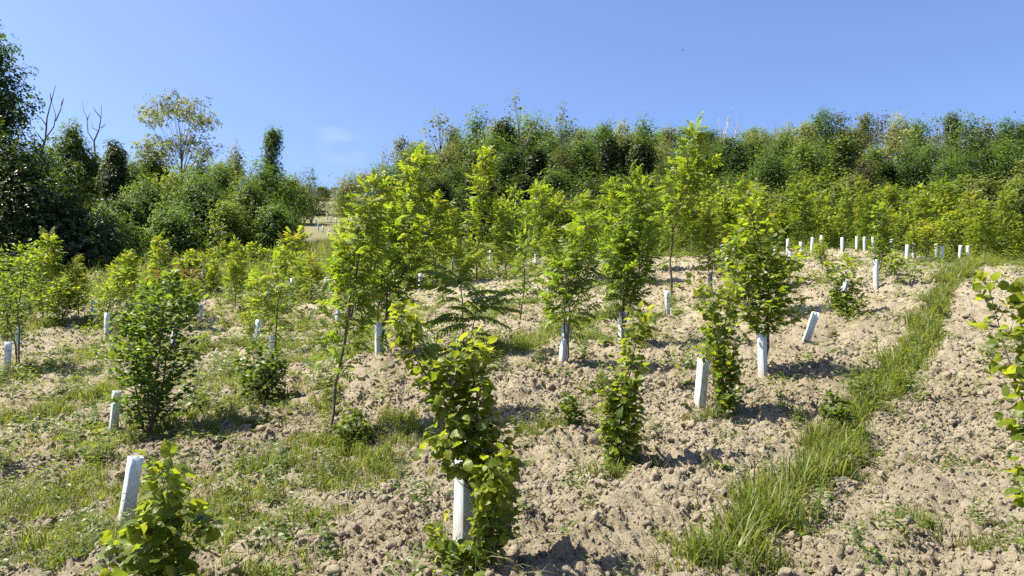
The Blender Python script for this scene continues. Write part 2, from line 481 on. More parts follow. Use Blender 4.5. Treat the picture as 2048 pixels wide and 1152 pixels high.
def soil_mat(name, clod=False):
    m, nt, out = new_mat(name)
    ge = N(nt, 'ShaderNodeNewGeometry')
    def noise(s, d=5.0, r=.6):
        n = N(nt, 'ShaderNodeTexNoise', Scale=s, Detail=d, Roughness=r); nt.links.new(ge.outputs['Position'], n.inputs['Vector']); return n.outputs['Fac']
    n1, n2, n3, n4 = noise(.35), noise(4.0), noise(28.0, 6.0, .65), noise(140.0, 4.0, .7)
    def rampf(x, lo, hi):
        return math_n(nt, 'DIVIDE', math_n(nt, 'SUBTRACT', x, lo), hi - lo, clamp=True)
    col = mixc(nt, rampf(n2, .3, .7), (.225, .187, .126), (.375, .322, .228))
    col = mixc(nt, math_n(nt, 'MULTIPLY', rampf(n3, .35, .7), .55), col, (.51, .44, .315))
    col = mixc(nt, math_n(nt, 'MULTIPLY', rampf(n1, .42, .66), .6), col, (.25, .20, .132))
    col = mixc(nt, math_n(nt, 'MULTIPLY', rampf(n4, .52, .75), .35), col, (.15, .112, .072))
    if not clod:
        va = N(nt, 'ShaderNodeAttribute', attribute_name='veg')
        gcol = mixc(nt, rampf(n3, .3, .7), (.055, .075, .02), (.13, .14, .045))
        gcol = mixc(nt, math_n(nt, 'MULTIPLY', rampf(n2, .45, .7), .6), gcol, (.19, .16, .085))
        f = rampf(math_n(nt, 'ADD', va.outputs['Fac'], math_n(nt, 'MULTIPLY', math_n(nt, 'SUBTRACT', n3, .5), .8)), .35, .65)
        col = mixc(nt, f, col, gcol)
    else:
        oi = N(nt, 'ShaderNodeObjectInfo')
        col = mixc(nt, math_n(nt, 'MULTIPLY', oi.outputs['Random'], .5), col, (.50, .42, .30))
    pb = N(nt, 'ShaderNodeBsdfPrincipled', Roughness=.95); pb.inputs['Specular IOR Level'].default_value = .1
    nt.links.new(col, pb.inputs['Base Color'])
    hh = math_n(nt, 'ADD', math_n(nt, 'MULTIPLY', n4, 1.4), math_n(nt, 'MULTIPLY', n3, 3.2))
    bp = N(nt, 'ShaderNodeBump', Strength=1.0, Distance=.016); nt.links.new(hh, bp.inputs['Height']); nt.links.new(bp.outputs[0], pb.inputs['Normal'])
    nt.links.new(pb.outputs[0], out.inputs[0])
    return m
M_SOIL = soil_mat('tilled_soil'); M_CLOD = soil_mat('soil_clod', True)

# ------------------------------------------------------------------ where things grow on the ground
def poly(pts):
    q = []
    for p in pts:
        g = hit(p[0], p[1]) if len(p) == 2 else ground_at(p[0], p[2])
        if g is not None:
            q.append(g[:2])
    return np.array(q)

def dist_poly(x, y, P):
    best = np.full(x.shape, 1e9)
    for a, b in zip(P[:-1], P[1:]):
        ab = b - a; t = np.clip(((x - a[0]) * ab[0] + (y - a[1]) * ab[1]) / max((ab ** 2).sum(), 1e-9), 0, 1)
        best = np.minimum(best, np.hypot(x - a[0] - t * ab[0], y - a[1] - t * ab[1]))
    return best

STRIPS = [  # pixel polyline on the ground, half-width in metres, strength
    ([(1470,1149),(1540,1080),(1610,990),(1660,910),(1710,840),(1780,760),(1830,690),(1860,640),(1890,590),(1930,545),(1990,531)], .2, 1.25),
    ([(1990,531),(1900,524),(2047,533)], .9, .8),
    ([(0,850),(90,835),(180,800),(250,770)], .55, .9),
    ([(0,770),(100,740),(210,715),(330,700)], .45, .65),
    ([(400,880),(470,840),(560,800)], .3, .65),
    ([(540,940),(620,900),(720,890),(800,850)], .35, .8),
    ([(400,700),(500,690),(600,700),(640,690)], .5, .75),
    ([(930,730),(990,710),(1060,690),(1140,660),(1230,620)], .4, 1.0),
    ([(80,1010),(170,960),(250,900)], .25, .8),
    ([(0,1000),(60,980)], .3, .7),
    ([(0,1110),(120,1090),(260,1060)], .25, .6),
    ([(400,1030),(470,1060),(600,1060),(680,1040)], .16, .5),
    ([(940,640),(1040,615),(1100,600),(1200,575)], .5, .6),
    ([(640,640),(720,650),(820,640),(900,600)], .5, .55),
    ([(1050,890),(1130,840),(1190,800)], .2, .6),
    ([(1190,970),(1230,950),(1280,945)], .12, .8),
    ([(1360,850),(1430,850)], .15, .8),
    ([(1820,1050),(1880,1100),(1960,1110)], .2, .45),
    ([(1340,1100),(1390,1130),(1440,1130)], .15, .8),
    ([(1300,640),(1400,620),(1480,600)], .4, .4),
    ([(760,560),(860,575),(960,560),(1060,545)], .8, .6),
]
STRIPS = [(poly(p), w, s) for p, w, s in STRIPS]

def cover(x, y):
    """how grassy the ground is, 0 bare tilled soil .. 1 sward"""
    g = np.zeros(x.shape)
    pn = fbm(x * 2.6, y * 2.6, 57, 3)
    wx = x + (fbm(x * 2.4, y * 2.4, 31, 4) - .5) * .62; wy = y + (fbm(x * 2.4, y * 2.4, 47, 4) - .5) * .62
    for P, w, s in STRIPS:
        g = np.maximum(g, s * np.exp(-(dist_poly(wx, wy, P) / w) ** 2))
    g = g * np.clip(pn * 2.0 - .05, .5, 1.1)
    u = x / np.maximum(y, .5)
    left = np.clip((.12 - u) / .5, 0, 1)
    n = fbm(x * .75, y * .75, 71, 4)
    base = np.clip((n - .62 + .19 * left) * 2.8, 0, .65)
    far = np.clip((np.hypot(x, y) - 26) / 12, 0, 1)
    ub = u + .215 + (fbm(x * .12, y * .12, 91, 3) - .5) * .09
    bare = np.clip((.135 - np.abs(ub)) / .03, 0, 1) * np.clip((y - 47 + 10 * (n - .5)) / 6, 0, 1)
    f2 = far * np.where(u < .02, 1.0, np.clip((y - 31) / 4, 0, 1)) * (1 - bare * (.2 - .1 * n))
    return np.clip(np.maximum(np.maximum(g, base), f2), 0, 1)

# ------------------------------------------------------------------ ground sheet
def micro(x, y, r):
    wx = x + (fbm(x * 9, y * 9, 3, 2) - .5) * .11; wy = y + (fbm(x * 9, y * 9, 13, 2) - .5) * .11
    cr = x * .83 - y * .56
    z = (fbm(x * .9, y * .9, 5, 3) - .5) * .2 + (fbm(x * 3.3, y * 3.3, 6, 3) - .5) * .10
    z = z + .028 * np.sin(cr * 8.4 + 2.2 * fbm(x * .5, y * .5, 64, 2)) * (.3 + fbm(x * .7, y * .7, 65, 2))
    for cell, amp, rf in ((.24, .08, 70), (.105, .062, 40), (.05, .034, 18)):
        f, rid = worley(wx / cell, wy / cell, int(cell * 1000))
        b = np.sqrt(np.clip(1 - (f / .72) ** 2, 0, 1)) * (.25 + rid)
        z = z + amp * b * np.clip((rf - r) / (rf * .4), .25, 1)
    z = z + (vnoise(x * 48, y * 48, 23) - .5) * .016 + (vnoise(x * 95, y * 95, 29) - .5) * .011 * np.clip((9 - r) / 4, 0, 1)
    return z - .05

th_in = np.radians(np.linspace(-43, 43, 580))
th_out = np.radians(np.linspace(43, 317, 70))[1:-1]
th = np.concatenate([th_in, th_out])
rr = [0.25]
while rr[-1] < 420:
    r0 = rr[-1]
    rr.append(r0 + (.10 if r0 < 2.2 else max(.016, r0 * (.0052 if r0 < 12 else .0075 if r0 < 40 else .03))))
rr = np.array(rr)
TH, RR = np.meshgrid(th, rr)
GX = RR * np.sin(TH); GY = RR * np.cos(TH)
gx, gy, gr = GX.ravel(), GY.ravel(), RR.ravel()
CV = cover(gx, gy)
gz = hgt(gx, gy) + np.where(gr < 60, micro(gx, gy, gr), 0) * (1 - .45 * np.clip(CV * 1.5, 0, 1))
nr, nt_ = RR.shape
i0 = (np.arange(nr - 1)[:, None] * nt_ + np.arange(nt_)[None]); i1 = (np.arange(nr - 1)[:, None] * nt_ + (np.arange(nt_)[None] + 1) % nt_)
quads = np.stack([i0, i1, i1 + nt_, i0 + nt_], -1).reshape(-1, 4)[:, ::-1]
gme = make_mesh('ground', np.c_[gx, gy, gz], quads, smooth=True, extra={'veg': np.clip(CV * .8 - .12, 0, 1)})
ground = link('ground', gme, M_SOIL, kind='structure')

# ------------------------------------------------------------------ growing young trees
def stem_line(rng, a, b, n=9, wob=.02, bow=None):
    s = np.linspace(0, 1, n)[:, None]
    P = a + (b - a) * s
    H = np.linalg.norm(b - a)
    if bow is not None:
        P = P + np.array(bow) * (4 * s * (1 - s)) * H
    w = np.cumsum(rng.normal(0, 1, (n, 3)), 0); w -= s * w[-1]
    w[:, 2] *= .2
    P = P + w * wob * H * .35 * (s > 0)
    return P

def along(P, t):
    i = min(int(t * (len(P) - 1)), len(P) - 2); f = t * (len(P) - 1) - i
    return P[i] * (1 - f) + P[i + 1] * f, norm(P[i + 1] - P[i])

def prof_egg(s):  return (.35 + .65 * math.sin(math.pi * min(1, s * .9 + .12))) * (1 - s ** 3 * .6)
def prof_cone(s): return 1.0 - .75 * s
def prof_col(s):  return .85 - .35 * s

UP = np.array([0, 0, 1.0])
def grow(rng, stems, ntm, nb=26, t0=.22, width=.5, prof=prof_egg, elev=(30, 62), leaf=.2, lpb=7, droop=.25, r0=.016, stemleaf=0, stem_t=(.1, 1),
         tip=.55, curve=.25, spread=.9, upn=1.0, ltwig=0.0, fill=1.0):
    """woody parts as one Geo and leaves as transforms, all relative to the root; a stem is (a, b, share, bow)"""
    g = Geo(); L = Leaves()
    for st in stems:
        a, b = np.array(st[0], float), np.array(st[1], float)
        share = st[2] if len(st) > 2 else 1.0
        P = stem_line(rng, a, b, 10, .03, st[3] if len(st) > 3 else None)
        H = np.linalg.norm(b - a)
        R = r0 * (share ** .5) * (1 - np.linspace(0, 1, 10) * .82)
        g.add(*tube(P, R, 6))
        def put(p, d, tt, sz=1.0):
            d = d + rng.normal(0, .25, 3)
            n = UP * upn + rng.normal(0, .45, 3)
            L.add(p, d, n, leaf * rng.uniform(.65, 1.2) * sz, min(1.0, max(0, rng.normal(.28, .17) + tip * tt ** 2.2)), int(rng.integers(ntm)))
        az = rng.uniform(0, 6.28)
        nbr = max(3, int(nb * share))
        for i in range(nbr):
            s = (i + rng.uniform(.1, .9)) / nbr
            t = t0 + (1 - t0) * s * .97
            p, ax = along(P, t)
            az += 2.4 + rng.uniform(-.5, .5)
            e = math.radians(elev[0] + (elev[1] - elev[0]) * s + rng.uniform(-12, 12))
            d = np.array([math.cos(az) * math.cos(e), math.sin(az) * math.cos(e), math.sin(e)]) + ax * .2
            d = norm(d)
            Lb = width * prof(s) * rng.uniform(.6, 1.25)
            k = 5
            us = np.linspace(0, 1, k)[:, None]
            B = p + d * Lb * us + UP * curve * Lb * us ** 2 + np.cumsum(rng.normal(0, .025 * Lb, (k, 3)), 0) * (us > 0)
            g.add(*tube(B, np.linspace(max(.0025, r0 * .3 * (1 - t * .6)), .0012, k), 4))
            lat = norm(np.cross(d, UP))
            m = max(2, int(round(lpb * (.35 + .65 * Lb / width) * fill)))
            for q in range(m):
                u = .22 + .78 * (q + .6) / m
                bp, bd = along(B, min(u, .999))
                sg = 1 if q % 2 else -1
                if q == m - 1:
                    dd = bd + np.array([0, 0, -droop * .4])
                else:
                    dd = bd * .55 + lat * sg * spread + UP * (.25 - droop)
                if ltwig:
                    bp = bp + norm(dd + rng.normal(0, .5, 3)) * rng.uniform(0, ltwig)
                put(bp, dd, min(1, t * .6 + u * .4))
        for i in range(int(stemleaf * share)):
            t = rng.uniform(*stem_t)
            p, ax = along(P, min(t, .999))
            a2 = rng.uniform(0, 6.28); e = rng.uniform(-.2, .7)
            d = np.array([math.cos(a2), math.sin(a2), e])
            put(p + norm(d) * rng.uniform(.01, .05 + ltwig), d - UP * droop, t)
        for i in range(5):
            a2 = rng.uniform(0, 6.28)
            put(P[-1] - UP * rng.uniform(0, .05) * H, np.array([math.cos(a2), math.sin(a2), rng.uniform(.2, 1.2)]), 1.0, .85)
    return g, L.get()

LEAF_MESH = {}
def leaf_meshes(key, tm, mat):
    if key not in LEAF_MESH:
        LEAF_MESH[key] = []
        for v, f in tm:
            me = make_mesh('leaf', v, f, np.zeros(len(v)), v, True); me.materials.append(mat); LEAF_MESH[key].append(me)
    return LEAF_MESH[key]

def pix(P):
    c = np.asarray(P) - EYE
    f = c[:, 1] * CP + c[:, 2] * SP; u = -c[:, 1] * SP + c[:, 2] * CP
    return 1024 + FPX * c[:, 0] / f, 576 - FPX * u / f

def plant(name, label, cat, root, g, lv, tm, mat, group=None, singles=0, wood=None, crown_name='crown', smooth=False, clear=None):
    if clear:                                   # side of the plant where its guard keeps the leaves off
        B0 = norm(lv['d']); ok = np.ones(len(lv['s']), bool)
        for f in (.25, .75):
            X, Y = pix(lv['p'] + B0 * lv['s'][:, None] * f + np.asarray(root))
            ok &= ~((X > clear[0]) & (X < clear[2]) & (Y > clear[1]) & (Y < clear[3]))
        lv = pick(lv, np.where(ok)[0])
    o = bpy.data.objects.new(name, None); COL.objects.link(o)
    o.empty_display_size = .1
    o.location = root
    tag(o, label, cat, group)
    link('trunk', g.mesh('trunk'), wood or M_BARK, o)
    idx = np.arange(len(lv['s']))
    if singles:
        dist = np.linalg.norm(lv['p'] + np.asarray(root) - EYE, axis=1) / lv['s'] * (lv['s'].mean())
        order = np.argsort(dist); one = order[:singles]; rest = order[singles:]
    else:
        one = []; rest = idx
    if len(rest):
        cr = link(crown_name, realise(crown_name, tm, pick(lv, rest), smooth), mat, o, kind='stuff' if singles else None)
    else:
        cr = bpy.data.objects.new(crown_name, None); COL.objects.link(cr); cr.parent = o
    if len(one):
        ms = leaf_meshes(mat.name, tm, mat)
        Bm = basis(lv['d'][one], lv['n'][one])
        for j, i in enumerate(one):
            lo = bpy.data.objects.new('leaf', ms[lv['k'][i]]); COL.objects.link(lo); lo.parent = cr
            M = Matrix(Bm[j].tolist()).to_4x4() @ Matrix.Scale(float(lv['s'][i]), 4)
            M.translation = Vector(lv['p'][i])
            lo.matrix_local = M
            tn = float(lv['t'][i]); lo.color = (1 - tn, 1, 1, 1)
    return o

def rel(base, px, py, dd=0.0):
    """point over pixel (px, py) at the depth of base (+dd), relative to base"""
    return at(px, py, base[1] + dd) - base

# ------------------------------------------------------------------ tree guards
def guard_mesh(h=.6, w=.088, open_side=False, seed=0, torn=False):
    r = np.random.default_rng(seed)
    c = .006
    ring = [(-w/2+c, -w/2), (w/2-c, -w/2), (w/2, -w/2+c), (w/2, w/2-c), (w/2-c, w/2), (-w/2+c, w/2), (-w/2, w/2-c), (-w/2, -w/2+c)]
    if open_side:
        ring = [(-w*.62, -w*.42), (-w*.5, w*.0), (-w*.42, w*.1), (w*.42, w*.1), (w*.5, 0), (w*.62, -w*.42)]
    n = len(ring); rows = 7
    V = []
    for inner in (0, 1):
        for k in range(rows):
            z = -.06 + (h + .06) * k / (rows - 1)
            tw = .02 * math.sin(k * .9 + seed); sq = 1 + .035 * math.sin(k * 1.3 + seed * 2)
            for x, y in ring:
                f = 1 - inner * .055
                X, Y = x * f * sq, y * f / sq
                zz = z + (r.uniform(-.03, .01) if torn and k == rows - 1 and not inner else 0)
                V.append((X * math.cos(tw) - Y * math.sin(tw), X * math.sin(tw) + Y * math.cos(tw) - (inner * .004 if open_side else 0), zz))
    F = []
    cl = n if not open_side else n - 1
    for inner in (0, 1):
        o = inner * rows * n
        for k in range(rows - 1):
            for j in range(cl):
                a = o + k * n + j; b = o + k * n + (j + 1) % n
                q = (a, b, b + n, a + n)
                F.append(q if not inner else q[::-1])
    t = (rows - 1) * n; o = rows * n
    for j in range(cl):
        F.append((t + j, t + (j + 1) % n, o + t + (j + 1) % n, o + t + j))
    if open_side:
        for k in range(rows - 1):
            F.append((k * n, k * n + n, o + k * n + n, o + k * n)); e = k * n + n - 1
            F.append((e, o + e, o + e + n, e + n))
    me = make_mesh('sleeve', np.array(V), np.array(F))
    me.materials.append(M_GUARD)
    return me
SLEEVES = [guard_mesh(.6, .088, False, 1), guard_mesh(.6, .088, False, 2, True), guard_mesh(.57, .092, False, 3), guard_mesh(.6, .11, True, 4)]
_cv, _cf = tube(np.array([(0, 0, -.1), (.004, 0, .3), (-.003, .002, .78)]), np.array([.007, .007, .006]), 6)
CANE = make_mesh('cane', _cv, _cf, smooth=True); CANE.materials.append(M_CANE)
def tie_mesh(w=.0905, z=.42):
    V = []; F = []
    for dz in (0, .012):
        for x, y in ((-1, -1), (1, -1), (1, 1), (-1, 1)):
            V.append((x * w / 2, y * w / 2, z + dz))
    for j in range(4):
        F.append((j, (j + 1) % 4, 4 + (j + 1) % 4, 4 + j))
    me = make_mesh('tie', np.array(V) * np.array([1.05, 1.05, 1]), np.array(F)); me.materials.append(M_CANE); return me
TIE = tie_mesh()

def guard(base, lean=(0, 0), rz=None, kind=0, sc_=1.0, label='', group=None, cane=True, tie=True, lie=None):
    o = bpy.data.objects.new('tree_guard', None); COL.objects.link(o); o.empty_display_size = .05
    o.location = base
    r = random.Random(int(base[0] * 977 + base[1] * 131))
    z = r.uniform(.3, 1.2) if rz is None else rz
    M = Matrix.Rotation(lean[0], 4, 'Y') @ Matrix.Rotation(-lean[1], 4, 'X') @ Matrix.Rotation(z, 4, 'Z')
    if lie is not None:
        M = Matrix.Rotation(lie, 4, 'Z') @ Matrix.Rotation(math.radians(84), 4, 'Y') @ Matrix.Rotation(.7, 4, 'Z')
    o.rotation_euler = M.to_euler(); o.scale = (sc_, sc_, sc_)
    tag(o, label, 'tree guard', group)
    link('sleeve', SLEEVES[kind], None, o)
    if cane and r.random() < .45:
        c = link('cane', CANE, None, o); c.location = (.028, .028, 0); c.scale = (1, 1, r.uniform(.82, 1.05))
    if tie and r.random() < .4:
        link('tie', TIE, None, o)
    return o

# ------------------------------------------------------------------ the plants and guards one can tell apart in the field
def rg(k): return np.random.default_rng(k)
NEAR = 'broadleaf saplings planted across the field'

# hazel in the middle foreground, two stems, hugging its guard
b = hit(962, 1132)
g, lv = grow(rg(101), [((0, .02, 0), rel(b, 945, 690, .05), 1.0, (.02, 0, 0)), (rel(b, 930, 850, .05), rel(b, 798, 622, .1), .55, (-.05, 0, -.05)), (rel(b, 950, 960), rel(b, 895, 725, -.05), .5, (-.03, 0, 0)), (rel(b, 955, 1000, -.05), rel(b, 878, 880, -.1), .3), ((-.08, -.05, 0), rel(b, 885, 1075, -.1), .3), ((.06, -.05, 0), rel(b, 985, 930, -.25), .45), ((-.02, -.1, 0), rel(b, 960, 980, -.3), .4),
             ((.08, .03, .02), rel(b, 1000, 860, .0), .35)],
             4, nb=40, t0=.12, width=.165, prof=prof_col, elev=(15, 55), leaf=.076, lpb=9, droop=.45, r0=.014, stemleaf=110, tip=.5, upn=.7, ltwig=.05)
plant('hazel_sapling', 'tall bushy hazel in the middle foreground with bright tips, wrapped round a white guard', 'hazel', b, g, lv, T_HAZEL, M_HAZEL, NEAR, 290, smooth=True, clear=(899, 952, 946, 1080))
guard(hit(926, 1112), (.03, .02), .72, 0, 1.12, 'white square plastic tree guard half hidden in the tall middle foreground hazel', 'white tree guards')

# hazel bottom left
b = ground_at(330, 4.15)
g, lv = grow(rg(102), [((0, 0, 0), rel(b, 322, 935), 1.0), ((-.03, -.02, 0), rel(b, 285, 1050, -.1), .45), ((.04, 0, .05), rel(b, 392, 1040, .1), .4), ((-.04, .05, 0), rel(b, 240, 1090, .1), .35)],
             4, nb=18, t0=.15, width=.24, prof=prof_col, elev=(5, 45), leaf=.115, lpb=6, droop=.4, r0=.008, stemleaf=22, tip=.45, upn=.8)
plant('hazel_sapling', 'low open hazel with large pleated leaves at the bottom left edge of the picture', 'hazel', b, g, lv, T_HAZEL, M_HAZEL, NEAR, 130, smooth=True, clear=(225, 930, 285, 1015))
guard(hit(248, 1062), (.12, .03), .75, 2, 1.0, 'white tree guard leaning right behind the low hazel at bottom left', 'white tree guards')

# slim hazel column right of centre
b = hit(1240, 945)
g, lv = grow(rg(103), [((0, 0, 0), rel(b, 1288, 632), 1.0, (-.05, 0, 0)), ((.03, .02, 0), rel(b, 1262, 770), .5), ((-.03, -.03, 0.05), rel(b, 1225, 800), .4)],
             4, nb=38, t0=.1, width=.25, prof=prof_col, elev=(10, 55), leaf=.088, lpb=8, droop=.45, r0=.013, stemleaf=100, tip=.5, upn=.7, ltwig=.04)
plant('hazel_sapling', 'slim upright hazel column standing alone on bare clods right of the middle', 'hazel', b, g, lv, T_HAZEL, M_HAZEL, NEAR, 200, smooth=True)

# field maple with a wide guard
b = hit(1442, 845)
g, lv = grow(rg(104), [((0, 0, 0), rel(b, 1470, 580, .1), 1.0, (-.03, 0, 0)), ((-.03, 0, .2), rel(b, 1398, 572, .1), .6, (.08, 0, -.03)), ((.03, -.02, 0), rel(b, 1455, 740), .5), ((-.04, -.04, .05), rel(b, 1425, 700), .5)],
             3, nb=38, t0=.12, width=.32, prof=prof_col, elev=(10, 55), leaf=.092, lpb=8, droop=.4, r0=.014, stemleaf=80, tip=.65, upn=.75, ltwig=.05)
plant('field_maple', 'yellow-green field maple with a tilted white guard against its lower stem', 'field maple', b, g, lv, T_MAPLE, M_MAPLE, NEAR, 200, clear=(1370, 722, 1428, 830))
guard(hit(1398, 826), (.10, 0), .45, 2, 1.12, 'wide white tree guard tilted against the yellow-green field maple', 'white tree guards')

# dense dark maple on a straight guard
b = hit(1530, 757)
g, lv = grow(rg(105), [((0, 0, 0), rel(b, 1498, 402), 1.0, (.04, 0, 0)), ((.02, 0, .3), rel(b, 1560, 540), .6), ((-.02, 0, .3), rel(b, 1470, 500), .5), ((0, .1, .3), rel(b, 1515, 470, .3), .6)],
             3, nb=34, t0=.25, width=.46, prof=lambda s: .5 + .9 * math.sin(math.pi * min(1, s + .15)) * (1 - .5 * s), elev=(-5, 45), leaf=.104, lpb=17, droop=.35, r0=.022, stemleaf=70, stem_t=(.22, 1), tip=.5, ltwig=.08)
plant('field_maple', 'dense dark maple with a full crown above a straight white guard', 'field maple', b, g, lv, T_MAPLE, M_MAPLE, NEAR, 160)
guard(hit(1526, 762), (.0, .02), .65, 0, 1.05, 'straight white tree guard under the dense dark maple', 'white tree guards')

# hornbeam at left
b = hit(292, 884)
g, lv = grow(rg(106), [((0, 0, 0), rel(b, 340, 548), 1.0), ((-.05, .1, 0), rel(b, 255, 630, .2), .8), ((.05, 0, 0), rel(b, 385, 590, .1), .7), ((0, .1, 0), rel(b, 300, 580, .3), .7)],
             3, nb=44, t0=.1, width=.52, prof=prof_egg, elev=(5, 50), leaf=.088, lpb=25, droop=.2, r0=.018, stemleaf=40, stem_t=(.06, 1), tip=.4, ltwig=.1)
plant('hornbeam', 'dark green hornbeam bush growing beside a white guard in the left foreground', 'hornbeam', b, g, lv, T_SMALL, M_BEAM, NEAR, 120)
guard(hit(226, 872), (.05, .02), .7, 2, 1.0, 'white tree guard left of the dark hornbeam bush in the left foreground', 'white tree guards')

# ash A, leaning, in front of ash B
ASH = 'slender ash saplings in the field'
def ash(seed, base, top, label, w=.55, nb=28, t0=.25, leaf=.22, lpb=6, singles=0, bow=(.02, 0, 0), lo=False, r0=.017, prof=lambda s: (.62 + .38 * math.sin(math.pi * min(1, s + .1))) * (1 - .55 * s ** 2.5), extra=(), group=ASH, elev=(25, 62), droop=.28):
    g, lv = grow(rg(seed), [((0, 0, 0), top, 1.0, bow), *extra], 4 if not lo else 3, nb=int(nb * 1.08), t0=t0 * .85, width=w * .82, prof=prof, elev=elev, leaf=leaf * 1.05, lpb=lpb - 1, droop=droop, r0=r0, tip=.4, stemleaf=nb * .5, stem_t=(t0 * .6, 1))
    return plant('ash_sapling', label, 'ash', base, g, lv, T_ASHLO if lo else T_ASH, M_ASH, group, singles)
b = hit(655, 890)
ash(201, b, rel(b, 768, 352, .3), 'leaning ash sapling left of the middle, its trunk bare near the ground', .44, 44, .26, .2, 6, 90, (-.045, 0, 0), r0=.02, extra=[(rel(b, 700, 640, .1), rel(b, 742, 400, .3), .42), (rel(b, 690, 690, .1), rel(b, 705, 500, .1), .38)])
b = hit(757, 724)
ash(202, b, rel(b, 838, 318, .3), 'tall ash sapling with a broad crown rising out of a white guard', .62, 42, .18, .235, 8, 90, (-.03, 0, 0), r0=.024, extra=[((.02, .0, .5), rel(b, 880, 420, .2), .4), ((-.02, 0, .4), rel(b, 770, 440, .3), .45)])
guard(hit(756, 725), (.0, .0), .5, 0, .98, 'grey shaded tree guard at the foot of the tall broad-crowned ash', 'white tree guards')
b = hit(1040, 642)
ash(203, b, rel(b, 1078, 372), 'slender ash with a long bare trunk just right of the red-tipped tree of heaven', .5, 30, .32, .24, 6, 0, (-.03, 0, 0), r0=.02)
b = hit(1130, 742)
ash(204, b, rel(b, 1175, 445), 'ash sapling growing out of a leaning white guard near the middle', .46, 32, .3, .22, 7, 60, (-.03, 0, 0), r0=.017, extra=[((.01, 0, .45), rel(b, 1120, 520, .1), .4)])
guard(hit(1124, 740), (.10, .03), .55, 1, 1.08, 'leaning white tree guard with an ash growing from it near the middle', 'white tree guards')
b = hit(1245, 692)
ash(205, b, rel(b, 1268, 360), 'dense ash sapling above a white guard behind the slim hazel column', .5, 40, .24, .22, 8, 60, (-.02, 0, 0), r0=.02, extra=[((.02, 0, .3), rel(b, 1300, 470, .1), .5), ((-.02, 0, .3), rel(b, 1232, 480, .1), .5)])
guard(hit(1243, 690), (.03, 0), .6, 2, 1.0, 'white tree guard behind the slim hazel column', 'white tree guards')
b = hit(1342, 600)
ash(206, b, rel(b, 1392, 262), 'tallest ash sapling, its crown standing out against the dark wood', .8, 44, .34, .3, 7, 0, (-.05, 0, 0), r0=.03, extra=[((.03, 0, 1.7), rel(b, 1420, 330, .3), .35)])
guard(hit(1335, 634), (.0, .02), .35, 0, 1.0, 'white tree guard in front of the tallest ash sapling', 'white tree guards')
b = hit(954, 566)
ash(207, b, rel(b, 972, 304), 'tall narrow ash sapling in front of the wood, left of the middle', .8, 50, .2, .3, 8, 0, (-.01, 0, 0), lo=True, r0=.03)
b = hit(552, 722)
ash(208, b, rel(b, 592, 470), 'ash sapling with a thin double stem left of the leaning ash', .5, 28, .3, .22, 6, 40, (-.03, 0, 0), r0=.016, extra=[((-.03, 0, 0), rel(b, 520, 560), .4)])
guard(hit(541, 726), (.04, 0), .4, 2, .85, 'short white tree guard in weeds under the thin double-stemmed ash', 'white tree guards')
b = hit(1497, 640)
ash(209, b, rel(b, 1500, 392), 'ash sapling directly behind the dense dark maple', .6, 34, .25, .26, 7, 0, (0, 0, 0), lo=True)

# hornbeams / ash at the left edge
b = hit(40, 745)
g, lv = grow(rg(107), [((0, 0, 0), rel(b, 60, 490), 1.0, (-.03, 0, 0)), ((-.2, .2, 0), rel(b, -10, 500, .3), .9), ((-.3, 0, 0), rel(b, 10, 560), .7)], 3, nb=30, t0=.28, width=.6, elev=(10, 55), leaf=.095, lpb=19, r0=.018, tip=.4, ltwig=.1)
plant('hornbeam', 'leafy hornbeam at the left edge with two white guards at its foot', 'hornbeam', b, g, lv, T_SMALL, M_BEAM, NEAR, 0)
guard(hit(13, 754), (.02, 0), .5, 2, 1.12, 'white tree guard at the left edge of the picture', 'white tree guards')
guard(hit(34, 706), (.02, 0), .5, 0, .9, 'white tree guard just behind the one at the left edge', 'white tree guards')

# tree of heaven with red tips
def t_ail(seed):
    return t_pinnate(11, .19, .07, .8, True, 76, seed, hang=.4, dlf=.35, start=.12)
T_AIL = [t_ail(1), t_ail(2), t_ail(3)]
b = hit(928, 712)
g = Geo(); L = Leaves(); r = rg(110)
P = stem_line(r, np.zeros(3), rel(b, 922, 545), 10, .02); g.add(*tube(P, np.linspace(.014, .006, 10), 6))
P2 = stem_line(r, np.array([.05, 0, 0]), rel(b, 955, 600), 8, .02); g.add(*tube(P2, np.linspace(.01, .005, 8), 6))
for i in range(30):
    Q = P if i % 3 else P2
    t = .3 + .7 * (i + .5) / 30
    p, ax = along(Q, t)
    a2 = i * 2.4 + r.uniform(-.3, .3); e = math.radians(18 + 58 * max(0, t - .3) / .7 + r.uniform(-8, 8))
    L.add(p, np.array([math.cos(a2) * math.cos(e), math.sin(a2) * math.cos(e), math.sin(e)]), UP + r.normal(0, .15, 3), r.uniform(.5, .72), .15 + (.66 if t > .86 else .3 * r.random()), i % 3)
plant('tree_of_heaven', 'tree of heaven with long drooping feathered leaves and reddish tips, near the middle', 'tree of heaven', b, g, L.get(), T_AIL, M_AIL, None, 30)

